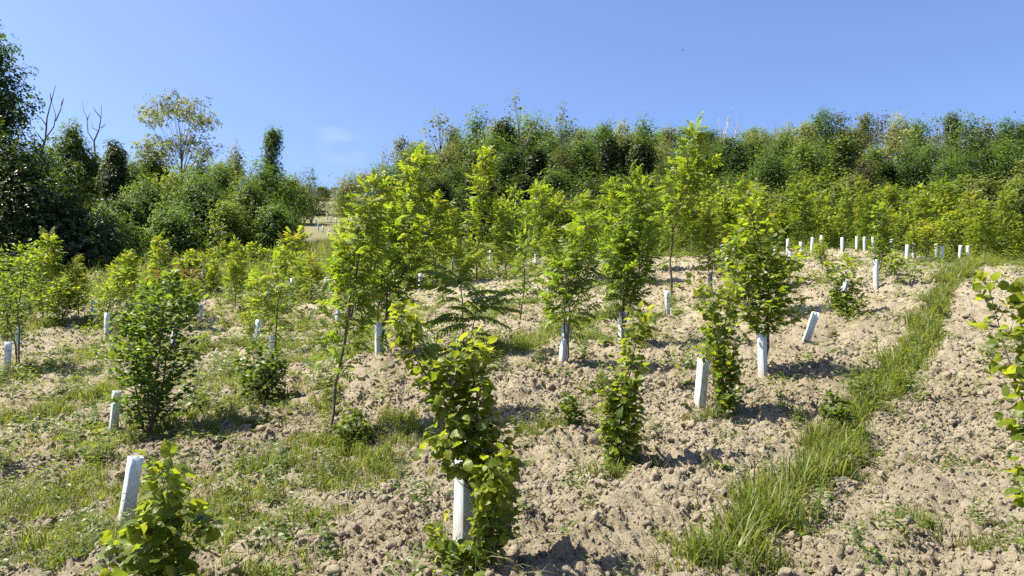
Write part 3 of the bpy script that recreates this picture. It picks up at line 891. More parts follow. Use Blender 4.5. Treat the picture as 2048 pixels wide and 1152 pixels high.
# dark leafy weed bush, and maples up the right-hand row
b = hit(522, 806)
g, lv = grow(rg(111), [((0, 0, 0), rel(b, 505, 690), .8), ((.05, 0, 0), rel(b, 545, 700), .8), ((-.1, .05, 0), rel(b, 478, 715), .7), ((.12, 0, 0), rel(b, 565, 730), .6), ((0, -.1, 0), rel(b, 525, 730, -.2), .6)], 3, nb=22, t0=.08, width=.22, elev=(10, 55), leaf=.1, lpb=7, droop=.5, r0=.007, stemleaf=25, tip=.2)
plant('weed_bush', 'dark bushy weed clump on the clods below the thin double-stemmed ash', 'bush', b, g, lv, T_SMALL, M_WEED, None, 0, crown_name='foliage')
for sd, bx, tops, lab in [(116, (700, 896), [(690, 838), (715, 832), (735, 850), (672, 856)], 'leafy weed clump at the foot of the leaning ash'), (117, (1140, 868), [(1135, 792), (1150, 806), (1128, 816)], 'upright leafy weed on the clods left of the slim hazel column'),
                          (118, (1668, 872), [(1660, 790), (1680, 800), (1648, 815), (1692, 825)], 'tall leafy weed growing in the right-hand grass strip')]:
    b = hit(*bx)
    g, lv = grow(rg(sd), [((.04 * q, -.03 * q, 0), rel(b, tx, ty, -.05 * q), .7) for q, (tx, ty) in enumerate(tops)], 3, nb=16, t0=.08, width=.12, elev=(20, 60), leaf=.075, lpb=6, droop=.3, r0=.005, stemleaf=40, tip=.4)
    plant('weed_bush', lab, 'weed', b, g, lv, T_SMALL, M_WEED, None, 0, crown_name='foliage')
b = hit(1690, 634)
g, lv = grow(rg(112), [((-.05, 0, 0), rel(b, 1655, 528), .8), ((.05, 0, .2), rel(b, 1695, 520), .6), ((0, -.1, 0), rel(b, 1675, 590), .8), ((.1, 0, 0), rel(b, 1715, 580), .5)], 3, nb=28, t0=.06, width=.32, prof=prof_cone, elev=(5, 55), leaf=.095, lpb=11, droop=.3, r0=.01, stemleaf=30, tip=.5, ltwig=.06)
plant('field_maple', 'small bushy maple round a strongly leaning white guard on the right-hand row', 'field maple', b, g, lv, T_MAPLE, M_MAPLE, NEAR, 0)
guard(hit(1675, 618), (.34, .02), .6, 1, 1.05, 'white tree guard leaning right out of the small bushy maple', 'white tree guards')
guard(hit(1606, 692), (.33, -.05), .35, 3, 1.02, 'half-open greenish tree guard leaning alone on the bare clods', 'white tree guards', cane=False, tie=False)
o = link('cane_stake', CANE, None, None, hit(1722, 606)); o.rotation_euler = (0, -.5, .1); o.scale = (1.3, 1.3, .9)
tag(o, 'thin grey stake leaning beside the strongly tilted white guard', 'stake')
b = hit(1754, 576)
g, lv = grow(rg(113), [((0, 0, 0), rel(b, 1756, 415), 1.0), ((.03, 0, .3), rel(b, 1775, 470), .4)], 3, nb=36, t0=.33, width=.36, prof=lambda s: 1.0 - .65 * s, elev=(0, 50), leaf=.1, lpb=9, droop=.35, r0=.018, stemleaf=50, stem_t=(.33, 1), tip=.35, ltwig=.08)
plant('field_maple', 'narrow dark maple with a pointed crown over a shaded white guard, upper right row', 'field maple', b, g, lv, T_MAPLE, M_MAPLE, NEAR, 0)
guard(hit(1752, 577), (.02, 0), .6, 1, 1.08, 'white tree guard dappled with shade under the narrow pointed maple', 'white tree guards')
b = hit(1783, 556)
g, lv = grow(rg(114), [((0, 0, 0), rel(b, 1785, 508), .8), ((.15, 0, 0), rel(b, 1805, 520), .7), ((-.1, 0, 0), rel(b, 1768, 520), .7)], 3, nb=20, t0=.08, width=.34, elev=(5, 50), leaf=.1, lpb=9, droop=.3, r0=.009, stemleaf=20, tip=.3, ltwig=.06)
plant('hazel_bush', 'low round bush right of the narrow pointed maple', 'bush', b, g, lv, T_SMALL, M_MAPLE, NEAR, 0)

# hazel at the right edge
b = ground_at(2085, 3.7)
g, lv = grow(rg(115), [((0, 0, 0), rel(b, 2045, 560), 1.0, (.02, 0, 0)), ((.0, 0, .6), rel(b, 1965, 548, .1), .35), ((-.02, 0, .3), rel(b, 2066, 770, -.1), .35), ((0, 0, .1), rel(b, 2075, 940, 0), .25)], 4, nb=30, t0=.15, width=.19, prof=prof_col, elev=(10, 45), leaf=.086, lpb=7, droop=.4, r0=.012, stemleaf=50, tip=.5, upn=.8)
plant('hazel_sapling', 'hazel reaching in from the right edge with broad yellow-green leaves', 'hazel', b, g, lv, T_HAZEL, M_HAZEL, NEAR, 90, smooth=True)

# ------------------------------------------------------------------ saplings and guards farther up the field
PROTO = []
for k in range(7):
    r = rg(300 + k); H = 1.0
    ht = 2.6
    g, lv = grow(r, [((0, 0, 0), (r.uniform(-.1, .25), r.uniform(-.1, .1), ht), 1.0, (r.uniform(-.03, .03), 0, 0)), ((.02, 0, .5), (r.uniform(-.3, .4), r.uniform(-.3, .3), ht * r.uniform(.6, .8)), .45)],
                 3, nb=50, t0=.14, width=.5, prof=lambda s: (.62 + .38 * math.sin(math.pi * min(1, s + .1))) * (1 - .55 * s ** 2.5), elev=(15, 60), leaf=.235, lpb=6, droop=.28, r0=.02, tip=.45)
    PROTO.append((g.mesh('trunk'), realise('crown', T_ASHLO, lv)))
PROTO_B = []
for k in range(5):
    r = rg(330 + k)
    g, lv = grow(r, [((0, 0, 0), (r.uniform(-.1, .2), 0, 1.8), 1.0), ((.05, .05, .2), (r.uniform(0, .45), r.uniform(-.3, .3), 1.4), .7), ((-.05, 0, .2), (r.uniform(-.45, 0), r.uniform(-.3, .3), 1.4), .7)],
                 3, nb=32, t0=.2, width=.5, elev=(0, 50), leaf=.11, lpb=11, droop=.25, r0=.018, stemleaf=30, tip=.45, ltwig=.12)
    PROTO_B.append((g.mesh('trunk'), realise('crown', T_SMALL if k % 2 else T_MAPLE, lv)))
for pm, mm in ((PROTO, M_ASH), (PROTO_B, M_MAPLE)):
    for a, c in pm:
        a.materials.append(M_BARK); c.materials.append(mm)

def sapling(kind, k, base, height, label, group, cat=None, tint=0.0, val=1.0, rz=0.0, wide=1.0):
    tm, cm = (PROTO if kind == 'ash' else PROTO_B)[k % (7 if kind == 'ash' else 5)]
    h0 = 2.6 if kind == 'ash' else 1.8
    o = bpy.data.objects.new('ash_sapling' if kind == 'ash' else 'field_maple', None); COL.objects.link(o); o.empty_display_size = .1
    o.location = base; s = height / h0
    o.scale = (s * wide, s * wide, s); o.rotation_euler = (0, 0, rz)
    tag(o, label, cat or ('ash' if kind == 'ash' else 'field maple'), group)
    link('trunk', tm, None, o)
    c = link('crown', cm, None, o); c.color = (1 - tint, val, 1, 1)
    return o

def sap_px(kind, k, bp, top_py, label, tint=0.0, group='saplings farther up the field', rz=None, wide=1.0, d=None, val=1.0):
    b = ground_at(bp[0], d) if d else hit(*bp)
    if b is None:
        b = ground_at(bp[0], 30)
    t = at(bp[0], top_py, b[1])
    return sapling(kind, k, b, max(.5, t[2] - b[2]), label, group, tint=tint, rz=random.Random(bp[0]).uniform(0, 6.28) if rz is None else rz, wide=wide, val=val)

MID = [  # kind, base pixel, top row, label, tint, width
 ('ash', (1422, 590), 430, 'ash sapling between the tallest ash and the dense dark maple', .15, 1.0),
 ('ash', (1100, 575), 455, 'pale young ash left of the ash that grows from a leaning guard', .25, 1.1),
 ('ash', (1180, 560), 395, 'ash sapling before the wood, behind the leaning guard near the middle', .2, 1.2),
 ('ash', (1225, 570), 365, 'bright ash sapling behind the dense ash, against the dark wood', .2, 1.0),
 ('ash', (1300, 545), 360, 'ash sapling immediately left of the tallest ash', .15, 1.1),
 ('ash', (1012, 560), 430, 'ash sapling between the tall narrow ash and the bare-trunked one', .15, 1.1),
 ('ash', (870, 575), 400, 'ash sapling behind the red-tipped tree of heaven, to its left', .2, 1.2),
 ('ash', (905, 560), 420, 'small ash sapling next to the tall narrow ash', .2, 1.0),
 ('ash', (690, 600), 515, 'ash sapling seen through the leaning ash', .2, 1.2),
 ('ash', (620, 610), 515, 'low ash sapling by two guards left of the leaning ash', .25, 1.3),
 ('ash', (470, 620), 485, 'ash sapling with a crooked trunk before the tall dry grass', .1, 1.0),
 ('ash', (600, 600), 525, 'ash sapling before the bare far slope', .15, 1.0),
 ('ash', (320, 620), 480, 'ash sapling above the dark hornbeam bush, before the thicket', .2, 1.1),
 ('ash', (250, 620), 510, 'yellowish sapling before the shaded thicket on the left', .3, 1.3),
 ('ash', (155, 640), 530, 'coppery-tipped sapling before the shaded thicket on the left', .45, 1.2),
 ('ash', (85, 640), 470, 'sapling whose bright tip rises into the dark trees at left', .2, 1.1),
 ('ash', (420, 590), 520, 'small sapling in the grass left of the crooked ash', .2, 1.3),
 ('ash', (380, 660), 560, 'thin young ash behind the hornbeam bush', .2, 1.2),
 ('maple', (215, 668), 545, 'yellow-green maple bushing out of a guard left of the hornbeam', .35, 1.0),
 ('maple', (120, 650), 560, 'low yellow-green sapling at the left before the thicket', .3, 1.5),
 ('maple', (60, 600), 500, 'broad low sapling behind the left-edge hornbeam', .1, 1.7),
 ('maple', (500, 690), 610, 'small maple over a guard left of the thin double-stemmed ash', .15, 1.0),
 ('maple', (1645, 545), 480, 'little maple on the crest left of the small bushy maple', .15, 1.0),
 ('maple', (1460, 640), 560, 'yellow-green maple top behind the tilted wide guard', .4, 1.0),
 ('maple', (1540, 580), 500, 'dark maple at the right shoulder of the dense dark maple', .0, 1.2),
 ('maple', (1855, 522), 440, 'round yellow-green maple on the crest by the fallen guard', .35, 1.15),
 ('maple', (1905, 520), 425, 'larger yellow-green maple near the right end of the crest', .3, 1.3),
 ('maple', (1830, 522), 455, 'leaning dark maple on the crest above the white guard', .1, 1.0),
 ('maple', (1945, 520), 455, 'small maple at the right end of the crest', .25, 1.2),
 ('maple', (800, 640), 590, 'low sapling at the left of the tree of heaven', .3, 1.2),
]
for i, (kd, bp, ty, lab, tn, wd) in enumerate(MID):
    sap_px(kd, i, bp, ty, lab, tn * .7, wide=wd)

# dense young growth behind the crest of the field
r = random.Random(5)
for i in range(96):
    px = 985 + (2040 - 985) * (i + r.random()) / 96
    d = r.uniform(31.5, 46)
    x = (px - 1024) / FPX * d
    top = (425 if px < 1350 else 402) + r.uniform(-50, 45) + (15 if px > 1850 else 0)
    b = ground_at(px, d); t = at(px, top, d)
    zone = 'left of the tallest ash' if px < 1330 else ('right of the tallest ash' if px < 1650 else 'above the guards at right')
    sapling('ash' if r.random() < .8 else 'maple', i, b, max(1.4, t[2] - b[2]), f'yellow-green sapling in the crest thicket {zone}', f'thicket saplings {zone}', 'sapling', tint=r.uniform(-.1, .2), rz=r.uniform(0, 6.28), wide=r.uniform(.7, 1.15), val=r.uniform(.8, 1.05))
# left-hand young growth between the field and the old thicket
for i in range(40):
    px = 20 + 880 * (i + r.random()) / 40
    d = r.uniform(24, 40)
    if 570 < px < 760:
        continue
    b = ground_at(px, d)
    sapling('ash' if r.random() < .6 else 'maple', i + 3, b, r.uniform(.55, 1.45), 'low young sapling in the overgrown strip by the left thicket', 'young growth along the left strip', 'sapling', tint=r.uniform(0, .3), rz=r.uniform(0, 6.28), wide=r.uniform(1.1, 1.7), val=r.uniform(.85, 1.0))

G1 = 'white tree guards'
CREST = [(1426, 492, 486), (1446, 490, 472), (1470, 492, 463), (1552, 494, 468), (1577, 496, 472), (1604, 497, 474), (1625, 496, 472), (1645, 498, 475), (1687, 501, 470), (1716, 500, 470), (1732, 501, 471), (1750, 502, 472), (1787, 505, 485)]
ORD = ['first', 'second', 'third', 'fourth', 'fifth', 'sixth', 'seventh', 'eighth', 'ninth', 'tenth', 'eleventh', 'twelfth', 'thirteenth', 'fourteenth', 'fifteenth', 'sixteenth']
r = random.Random(9)
for i, (px, py, ty) in enumerate(CREST):
    b = ground_at(px, 28.5 + r.uniform(0, 2.0))
    guard(b, (r.uniform(-.02, .12), 0), None, i % 3, r.uniform(.95, 1.1), f'{ORD[i]} white guard from the left in the row standing on the field crest', G1, cane=i % 2 == 0, tie=False)
for i, (px, d, ln) in enumerate([(1830, 27, .05), (1876, 27.5, -.02), (1887, 26.5, .03), (1922, 28, .1), (1938, 28, .05)]):
    guard(ground_at(px, d), (ln, 0), None, i % 3, 1.05, f'{ORD[i]} white guard from the left among the maples at the crest\'s right end', G1, cane=False, tie=False)
guard(hit(1813, 528), (.08, 0), .6, 0, 1.08, 'tall clean white guard standing before the maples near the fallen guard', G1)
guard(hit(1870, 524) + np.array([0, 0, .05]), (0, 0), 0, 1, 1.1, 'fallen white guard lying on the clods at the foot of the crest maples', G1, cane=False, tie=False, lie=math.radians(195))
for px, py, ln, s_, lab in [
    (1580, 530, .02, 1.0, 'white guard at the right shoulder of the dense dark maple'), (1420, 588, .03, .95, 'white guard between the tallest ash and the dense dark maple'),
    (1283, 524, .05, 1.0, 'white guard seen just left of the tallest ash trunk'), (1105, 557, .0, 1.0, 'pale guard upslope of the ash with a leaning guard'),
    (1072, 534, .0, 1.0, 'small white guard right of the bare-trunked slender ash'), (1013, 522, .0, 1.0, 'white guard upslope, right of the tall narrow ash'),
    (980, 528, .02, 1.0, 'white guard next to the trunk of the tall narrow ash'), (906, 545, .0, 1.0, 'guard showing above the red-tipped leaf tips'),
    (840, 584, .02, 1.0, 'white guard behind the left leaf tips of the tree of heaven'), (652, 590, .0, 1.0, 'grey guard standing left of the leaning ash'),
    (668, 575, .0, .95, 'guard close behind the grey one left of the leaning ash'), (584, 592, .0, 1.0, 'guard in the grass before the bare far slope'),
    (732, 622, .05, 1.0, 'white guard seen between the two leaning ash trunks'), (674, 655, .06, 1.0, 'guard seen through the lower leaves of the leaning ash'),
    (534, 618, .08, 1.0, 'guard upslope of the thin double-stemmed ash'), (402, 646, .0, .9, 'small guard right of the dark hornbeam top'),
    (512, 692, .09, 1.05, 'white guard with a split side left of the thin double-stemmed ash'), (213, 680, .0, 1.05, 'white guard under the yellow-green maple left of the hornbeam'),
    (188, 644, -.06, 1.0, 'guard leaning left behind the yellow-green maple'), (345, 700, .1, .95, 'guard half hidden behind the dark hornbeam bush'), (406, 570, .0, 1.0, 'faint guard in the strip before the thicket')]:
    q = hit(px, py)
    guard(q, (ln, 0), None, 0 if px % 2 else 2, s_, lab, G1, tie=False)
SLOPE = [(632, 452), (637, 462), (645, 466), (655, 475), (661, 447), (663, 487), (672, 450), (677, 458), (697, 440), (690, 432), (655, 440), (676, 424), (700, 452), (710, 447), (720, 470), (640, 418), (625, 420), (664, 416), (683, 412), (700, 420), (712, 432), (650, 428), (860, 472), (872, 478), (884, 462), (900, 476), (700, 470), (690, 478)]
for i, (px, py) in enumerate(SLOPE):
    q = hit(px, py, 45)
    if q is not None:
        guard(q, (r.uniform(-.05, .2), 0), None, i % 3, 1.1, 'tiny white guard on the far bare slope between the woods', 'guards on the far bare slope', cane=False, tie=False)

# copper-tipped young shoot at left
b = hit(340, 640)
g, lv = grow(rg(140), [((0, 0, 0), rel(b, 345, 545), 1.0), ((.1, 0, 0), rel(b, 385, 548), .6)], 4, nb=12, t0=.8, width=.28, elev=(0, 20), leaf=.2, lpb=4, droop=.1, r0=.011, tip=.5)
plant('sumac_shoot', 'tall shoot with flat orange-brown top leaves above the hornbeam bush', 'sapling', b, g, lv, T_ASH, M_COPPER, None, 0)

# ------------------------------------------------------------------ old trees and thickets
def lobes_tree(rng, H, W, nl=40, cards=110, size=.26, tfrac=.3, tms=T_CARD, shell=.62, lr=(.13, .24), flat=1.0, thick=.16, limbs=14, top=.5, sparse=0.0, centers=None):
    """wood Geo and leaf transforms: leaf sprays spread over many uneven boughs"""
    g = Geo(); cz0 = H * tfrac
    P = stem_line(rng, np.array([0, 0, -.3]), np.array([rng.normal(0, .05) * H, rng.normal(0, .05) * H, H * .82]), 9, .04)
    g.add(*tube(P, thick * (1 - np.linspace(0, 1, 9) * .85), 7))
    C = []; Rr = []
    for i in range(nl):
        z = rng.uniform(0, 1) ** .85
        rad = math.sin(math.pi * min(1, .16 + z * .84) ** (1 / (1 + top))) ** .7
        a = rng.uniform(0, 6.28); q = shell + (1 - shell) * rng.uniform(-1.2, 1)
        lrad = W * rng.uniform(*lr)
        C.append((math.cos(a) * (W / 2 - lrad * .6) * rad * q, math.sin(a) * (W / 2 - lrad * .6) * rad * q, cz0 + (H - cz0 - lrad * .7) * z))
        Rr.append(lrad)
    C = np.array(C); Rr = np.array(Rr)
    if centers is not None:
        C = np.array([c[:3] for c in centers]); Rr = np.array([c[3] for c in centers])
    for i in range(min(limbs, nl)):
        t = min(.95, max(.15, (C[i, 2] / H) * .75)); p, ax = along(P, t)
        B = np.array([p, p * .5 + C[i] * .5 + UP * .05 * H * rng.uniform(-.5, 1), C[i]])
        g.add(*tube(B, np.array([thick * .35 * (1.1 - t), thick * .2 * (1.1 - t), .012]), 5))
    ps = []; ds = []; ns = []; ss = []; ts = []
    for c, lrad in zip(C, Rr):
        m = int(cards * (lrad / (W * .18)) ** 1.6 * rng.uniform(1 - sparse, 1))
        bd = norm(np.array([c[0], c[1], 0.0]) / (W * .5) + np.array([0, 0, rng.uniform(.2, 1.1)]) + rng.normal(0, .25, 3))
        q = rng.normal(0, .52, (m, 3)); q = q * np.minimum(1, 1.05 / np.maximum(np.linalg.norm(q, axis=1, keepdims=True), 1e-6))
        q = q + bd * (q @ bd)[:, None] * .8 + bd * .15
        p = c + q * lrad * np.array([1, 1, flat])
        v = norm(q + np.array([0, 0, .3]))
        d = norm(np.cross(v, rng.normal(0, 1, (m, 3))) + np.array([0, 0, -.25]) + v * .4)
        ps.append(p); ds.append(d); ns.append(norm(v * .95 + rng.normal(0, .36, (m, 3)) + UP * .4)); ss.append(size * rng.uniform(.6, 1.35, m))
        ts.append(np.clip(rng.normal(.35, .18, m) + rng.normal(0, .12), 0, 1))
    p = np.vstack(ps); k = rng.integers(0, len(tms), len(p))
    return g, dict(p=p, d=np.vstack(ds), n=np.vstack(ns), s=np.concatenate(ss), t=np.concatenate(ts), k=k)

def bare_tree(rng, H, W, thick=.12, lean=(0, 0), nb=9, depth=3):
    g = Geo()
    def rec(p, d, L, r_, lev):
        n = 5; pts = [p]
        for i in range(n):
            d = norm(d + rng.normal(0, .13, 3) + UP * .1); pts.append(pts[-1] + d * L / n)
        pts = np.array(pts); g.add(*tube(pts, r_ * (1 - np.linspace(0, 1, n + 1) * .65), 5))
        if lev > 0:
            for q in range(rng.integers(2, 4) if lev < depth else nb):
                t = rng.uniform(.35, 1) if lev < depth else rng.uniform(.4, 1.0)
                pp, dd = along(pts, min(t, .999))
                side = norm(rng.normal(0, 1, 3) * np.array([1, 1, .3]))
                rec(pp, norm(dd * .8 + side * rng.uniform(.25, .5) + UP * .2), L * rng.uniform(.32, .55) * (1.15 - .5 * t), r_ * (1 - t * .6) * .6, lev - 1)
    rec(np.array([0, 0, -.2]), norm(np.array([lean[0], lean[1], 1.0])), H * .86, thick, depth)
    return g

def oldtree_mesh(seed, mat, **kw):
    g, lv = lobes_tree(rg(seed), **kw)
    tm = g.mesh('trunk'); tm.materials.append(M_BARKF)
    cm = realise('crown', kw.get('tms', T_CARD), lv); cm.materials.append(mat)
    return tm, cm, kw['H']

OLD = {
 'dense': [oldtree_mesh(400 + k, M_FOREST, H=11, W=7.0, nl=80 if k > 2 else 44, cards=95 if k > 2 else 105, size=.25, tfrac=.1, thick=.18, lr=(.07, .19) if k > 2 else (.13, .26), shell=.7) for k in range(5)],
 'olive': [oldtree_mesh(420 + k, M_OLIVE, H=11, W=6.0, nl=64, cards=85, size=.24, tfrac=.15, thick=.16, lr=(.06, .17), shell=.7, sparse=.6) for k in range(4)],
 'brown': [oldtree_mesh(430 + k, M_BROWN, H=10, W=5.5, nl=60, cards=80, size=.2, tfrac=.15, thick=.16, lr=(.06, .17), shell=.7, sparse=.6) for k in range(2)],
 'ivy': [oldtree_mesh(440 + k, M_IVY, H=10, W=2.6, nl=44, cards=120, size=.22, tfrac=.02, thick=.2, lr=(.22, .34), shell=.5, top=1.2) for k in range(3)],
 'bright': [oldtree_mesh(450 + k, M_BRIGHT, H=7, W=5.0, nl=64, cards=110, size=.22, tfrac=.05, thick=.12, lr=(.07, .19), shell=.7) for k in range(4)],
 'feather': [oldtree_mesh(460 + k, M_OLIVE, H=11, W=5.0, nl=26, cards=45, size=.24, tfrac=.3, thick=.13, lr=(.07, .15), sparse=.7, shell=.7, limbs=26) for k in range(3)],
}
NAMES = dict(dense='broadleaf_tree', olive='pale_tree', brown='brownish_tree', ivy='ivy_clad_tree', bright='bright_tree', feather='feathery_tree')
LOOK = dict(dense='dense dark green tree', olive='pale olive-green tree', brown='brownish tree coming into leaf', ivy='dark ivy-clad tree column', bright='bright green bushy tree', feather='thin feathery tree')
def old(kind, k, px, d, top_py, where, wide=1.0, tint=0.0, val=1.0, group=None, label=None, sink=0.0, dy=0):
    b = ground_at(px, d); t = at(px, top_py, d)
    tm, cm, H0 = OLD[kind][k % len(OLD[kind])]
    H = max(2.0, t[2] - b[2] + sink); s = H / H0
    o = bpy.data.objects.new(NAMES[kind], None); COL.objects.link(o); o.empty_display_size = .3
    o.location = (b[0], b[1], b[2] - sink); w = s ** .6 * wide * 1.3
    o.scale = (w, w, s); o.rotation_euler = (0, 0, random.Random(px * 3 + d).uniform(0, 6.28))
    tag(o, label or f'{LOOK[kind]} {where}', 'tree', group or f'{LOOK[kind]}s {where}')
    link('trunk', tm, None, o); c = link('crown', cm, None, o); c.color = (1 - tint, val, 1, 1)
    return o

SKY = [('olive', 722, 350, .7), ('feather', 765, 300, .8), ('olive', 800, 288, .7), ('feather', 875, 240, 1.2), ('dense', 845, 330, .7), ('olive', 905, 262, .8), ('dense', 955, 248, .8), ('olive', 992, 245, .7), ('feather', 1030, 195, .8), ('ivy', 1010, 262, .9),
 ('dense', 1062, 246, .9), ('olive', 1100, 255, .7), ('feather', 1127, 216, .7), ('olive', 1165, 262, .7), ('dense', 1210, 262, .8), ('olive', 1248, 258, .7), ('dense', 1288, 254, .8), ('olive', 1340, 262, .7), ('dense', 1385, 270, .8),
 ('dense', 1420, 272, .7), ('olive', 1520, 272, .7), ('feather', 1585, 245, .8), ('olive', 1618, 246, .9), ('dense', 1655, 230, .9), ('brown', 1690, 244, .9), ('olive', 1740, 238, .8), ('brown', 1775, 245, .8), ('olive', 1810, 240, .8),
 ('dense', 1845, 252, .8), ('feather', 1890, 233, .9), ('ivy', 1917, 234, .7), ('dense', 1950, 248, .8), ('olive', 1985, 256, .8), ('dense', 2025, 240, .8), ('dense', 2075, 245, .9)]
r = random.Random(21)
for i, (kd, px, ty, wd) in enumerate(SKY):
    zone = 'on the left part of the skyline' if px < 940 else ('on the skyline behind the middle saplings' if px < 1420 else 'on the skyline at right')
    old(kd, i, px, r.uniform(82, 98), ty + r.uniform(-20, 0), zone, wd * 1.05, r.uniform(-.2, .25), r.uniform(.7, 1.2))
for i in range(40):                                    # hindmost rank, closing the skyline
    px = 800 + 1290 * (i + r.random()) / 40
    old(r.choice(['dense', 'olive', 'olive', 'dense', 'brown' if px > 1500 else 'dense']), i + 1, px, r.uniform(98, 108), r.uniform(252, 276) + max(0, (960 - px) * .3), 'at the back of the wood', r.uniform(1.0, 1.3), r.uniform(-.15, .3), r.uniform(.75, 1.2))
for i in range(46):                                    # middle of the wood
    px = 760 + 1330 * (i + r.random()) / 46
    kd = r.choice(['dense', 'dense', 'dense', 'olive', 'brown' if px > 1500 else 'ivy', 'ivy', 'bright' if px > 1500 else 'dense'])
    ty = r.uniform(272, 330) + max(0, (950 - px) * .25)
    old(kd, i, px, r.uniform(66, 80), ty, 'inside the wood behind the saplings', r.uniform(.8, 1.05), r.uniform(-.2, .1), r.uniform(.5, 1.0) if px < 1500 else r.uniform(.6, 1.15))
for i in range(44):                                    # lower edge of the wood
    px = 740 + 1360 * (i + r.random()) / 44
    right = px > 1480
    kd = r.choice(['bright', 'bright', 'dense', 'bright', 'olive'] if right else ['dense', 'dense', 'ivy', 'ivy', 'dense'])
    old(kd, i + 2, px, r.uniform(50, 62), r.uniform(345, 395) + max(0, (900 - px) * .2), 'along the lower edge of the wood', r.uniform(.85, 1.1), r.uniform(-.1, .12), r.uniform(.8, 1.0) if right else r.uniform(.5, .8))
for px, d, ty, lean, lab, m_ in [(1440, 88, 216, .03, 'leafless pinkish tree on the skyline right of the tallest ash', M_PALEWOOD), (1470, 90, 224, .05, 'bare whitish tree beside the leafless pinkish one', M_PALEWOOD), (1490, 88, 240, .08, 'small bare tree right of the whitish one', M_PALEWOOD),
    (1552, 90, 240, .0, 'bare twiggy tree on the skyline above the row of guards', M_DEAD), (1255, 88, 238, .06, 'bare treetop poking out of the wood left of the tallest ash', M_DEAD), (1142, 88, 244, .12, 'dead bent top right of the feathery skyline tree', M_DEAD),
    (620, 70, 335, .0, 'thin dark tree in the gap of the skyline', M_DEAD), (1020, 86, 225, .02, 'bare upright branches behind the tall narrow ash', M_DEAD), (740, 80, 330, 0, 'bare stem at the left end of the wood', M_DEAD)]:
    b = ground_at(px, d); t = at(px, ty, d)
    g = bare_tree(rg(px), t[2] - b[2], 2, thick=.075 if d < 60 else .11, lean=(lean, 0), nb=7 if d > 60 else 6, depth=2)
    o = link('bare_tree', g.mesh('bare_tree'), m_, None, b); o['category'] = 'tree'; o['label'] = lab; o['group'] = 'bare trees'

DEADS = [('tall dead tree with forked bare branches at the left', 38, (80, 470), [[(80, 470), (73, 350), (82, 306), (91, 277), (94, 236), (103, 201), (111, 171)], [(91, 277), (108, 253), (111, 230), (104, 206)], [(111, 242), (122, 218), (123, 197)], [(94, 253), (82, 236), (68, 226)], [(88, 285), (76, 268), (72, 262)], [(103, 205), (100, 185)], [(123, 210), (128, 196)]]),
 ('bare forked snag right of the tall dead tree', 49, (195, 420), [[(195, 420), (192, 330), (188, 283), (198, 259), (202, 236), (203, 209)], [(188, 283), (176, 265), (174, 236), (167, 221), (165, 202)], [(198, 262), (185, 256), (182, 240)], [(202, 236), (190, 221), (186, 209)], [(202, 256), (212, 248)], [(174, 240), (180, 226)]])]
for lab, d, bp, brs in DEADS:
    b = ground_at(bp[0], d); g = Geo(); q_ = rg(d)
    for n_, br in enumerate(brs):
        Q = np.array([at(px, py, d + (0 if n_ == 0 else q_.uniform(-.4, .4) * k)) - b for k, (px, py) in enumerate(br)])
        if n_ == 0:
            Q[0] = (0, 0, -.3)
        g.add(*tube(Q, np.linspace(.085 if n_ == 0 else .035, .011, len(Q)), 6))
    o = link('bare_tree', g.mesh('bare_tree'), M_BARKF, None, b); tag(o, lab, 'tree', 'bare trees')

# left thicket: shaded big tree, ivy columns, robinia, rounded shrubs
def special(seed, name, label, px, d, top_py, mat, cat='tree', crown='crown', tms=T_SPRAY, sink=.3, tint=0, val=1.0, **kw):
    b = ground_at(px, d); t = at(px, top_py, d); H = t[2] - b[2] + sink
    g, lv = lobes_tree(rg(seed), H=H, tms=tms, **kw)
    o = plant(name, label, cat, b - np.array([0, 0, sink]), g, lv, tms, mat, None, 0, M_BARKF, crown)
    for c in o.children:
        c.color = (1 - tint, val, 1, 1)
    return o
special(500, 'broadleaf_tree', 'huge shaded tree filling the upper left corner of the field', -45, 33, 70, M_FOREST, W=5.6, nl=80, cards=135, size=.3, tfrac=.05, thick=.3, lr=(.1, .19), val=.8)
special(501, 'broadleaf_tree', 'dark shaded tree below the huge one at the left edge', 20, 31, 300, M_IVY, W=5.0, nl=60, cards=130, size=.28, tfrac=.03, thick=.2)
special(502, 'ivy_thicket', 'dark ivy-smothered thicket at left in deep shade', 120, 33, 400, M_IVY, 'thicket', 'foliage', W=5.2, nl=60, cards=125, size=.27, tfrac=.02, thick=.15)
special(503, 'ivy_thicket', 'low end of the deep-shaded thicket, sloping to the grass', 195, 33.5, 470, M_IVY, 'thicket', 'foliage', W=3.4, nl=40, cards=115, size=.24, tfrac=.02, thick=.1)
special(504, 'bright_tree', 'sunlit green tree right of the tall dead tree', 135, 46, 255, M_BRIGHT, W=4.6, nl=80, cards=130, size=.26, tfrac=.1, thick=.16, lr=(.06, .16), val=1.0)
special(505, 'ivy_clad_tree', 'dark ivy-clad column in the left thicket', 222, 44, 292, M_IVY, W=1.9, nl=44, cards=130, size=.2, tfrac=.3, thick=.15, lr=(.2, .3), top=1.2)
_rb = ground_at(345, 52); _rb[2] -= .3; _rr = rg(77)
ROB = []
for q, (px, py) in enumerate([(300, 222), (318, 205), (342, 197), (366, 203), (388, 214), (404, 232), (412, 250), (330, 224), (358, 222), (384, 236), (296, 240), (344, 212), (372, 226), (398, 250), (312, 238),
                 (300, 290), (322, 280), (346, 288), (380, 292), (402, 302), (288, 300), (366, 276), (312, 306), (408, 312), (330, 300), (392, 282)]):
    c = at(px, py, 52 + _rr.uniform(-2, 2)) - _rb
    ROB.append((c[0], c[1], c[2], _rr.uniform(.55, .85)))
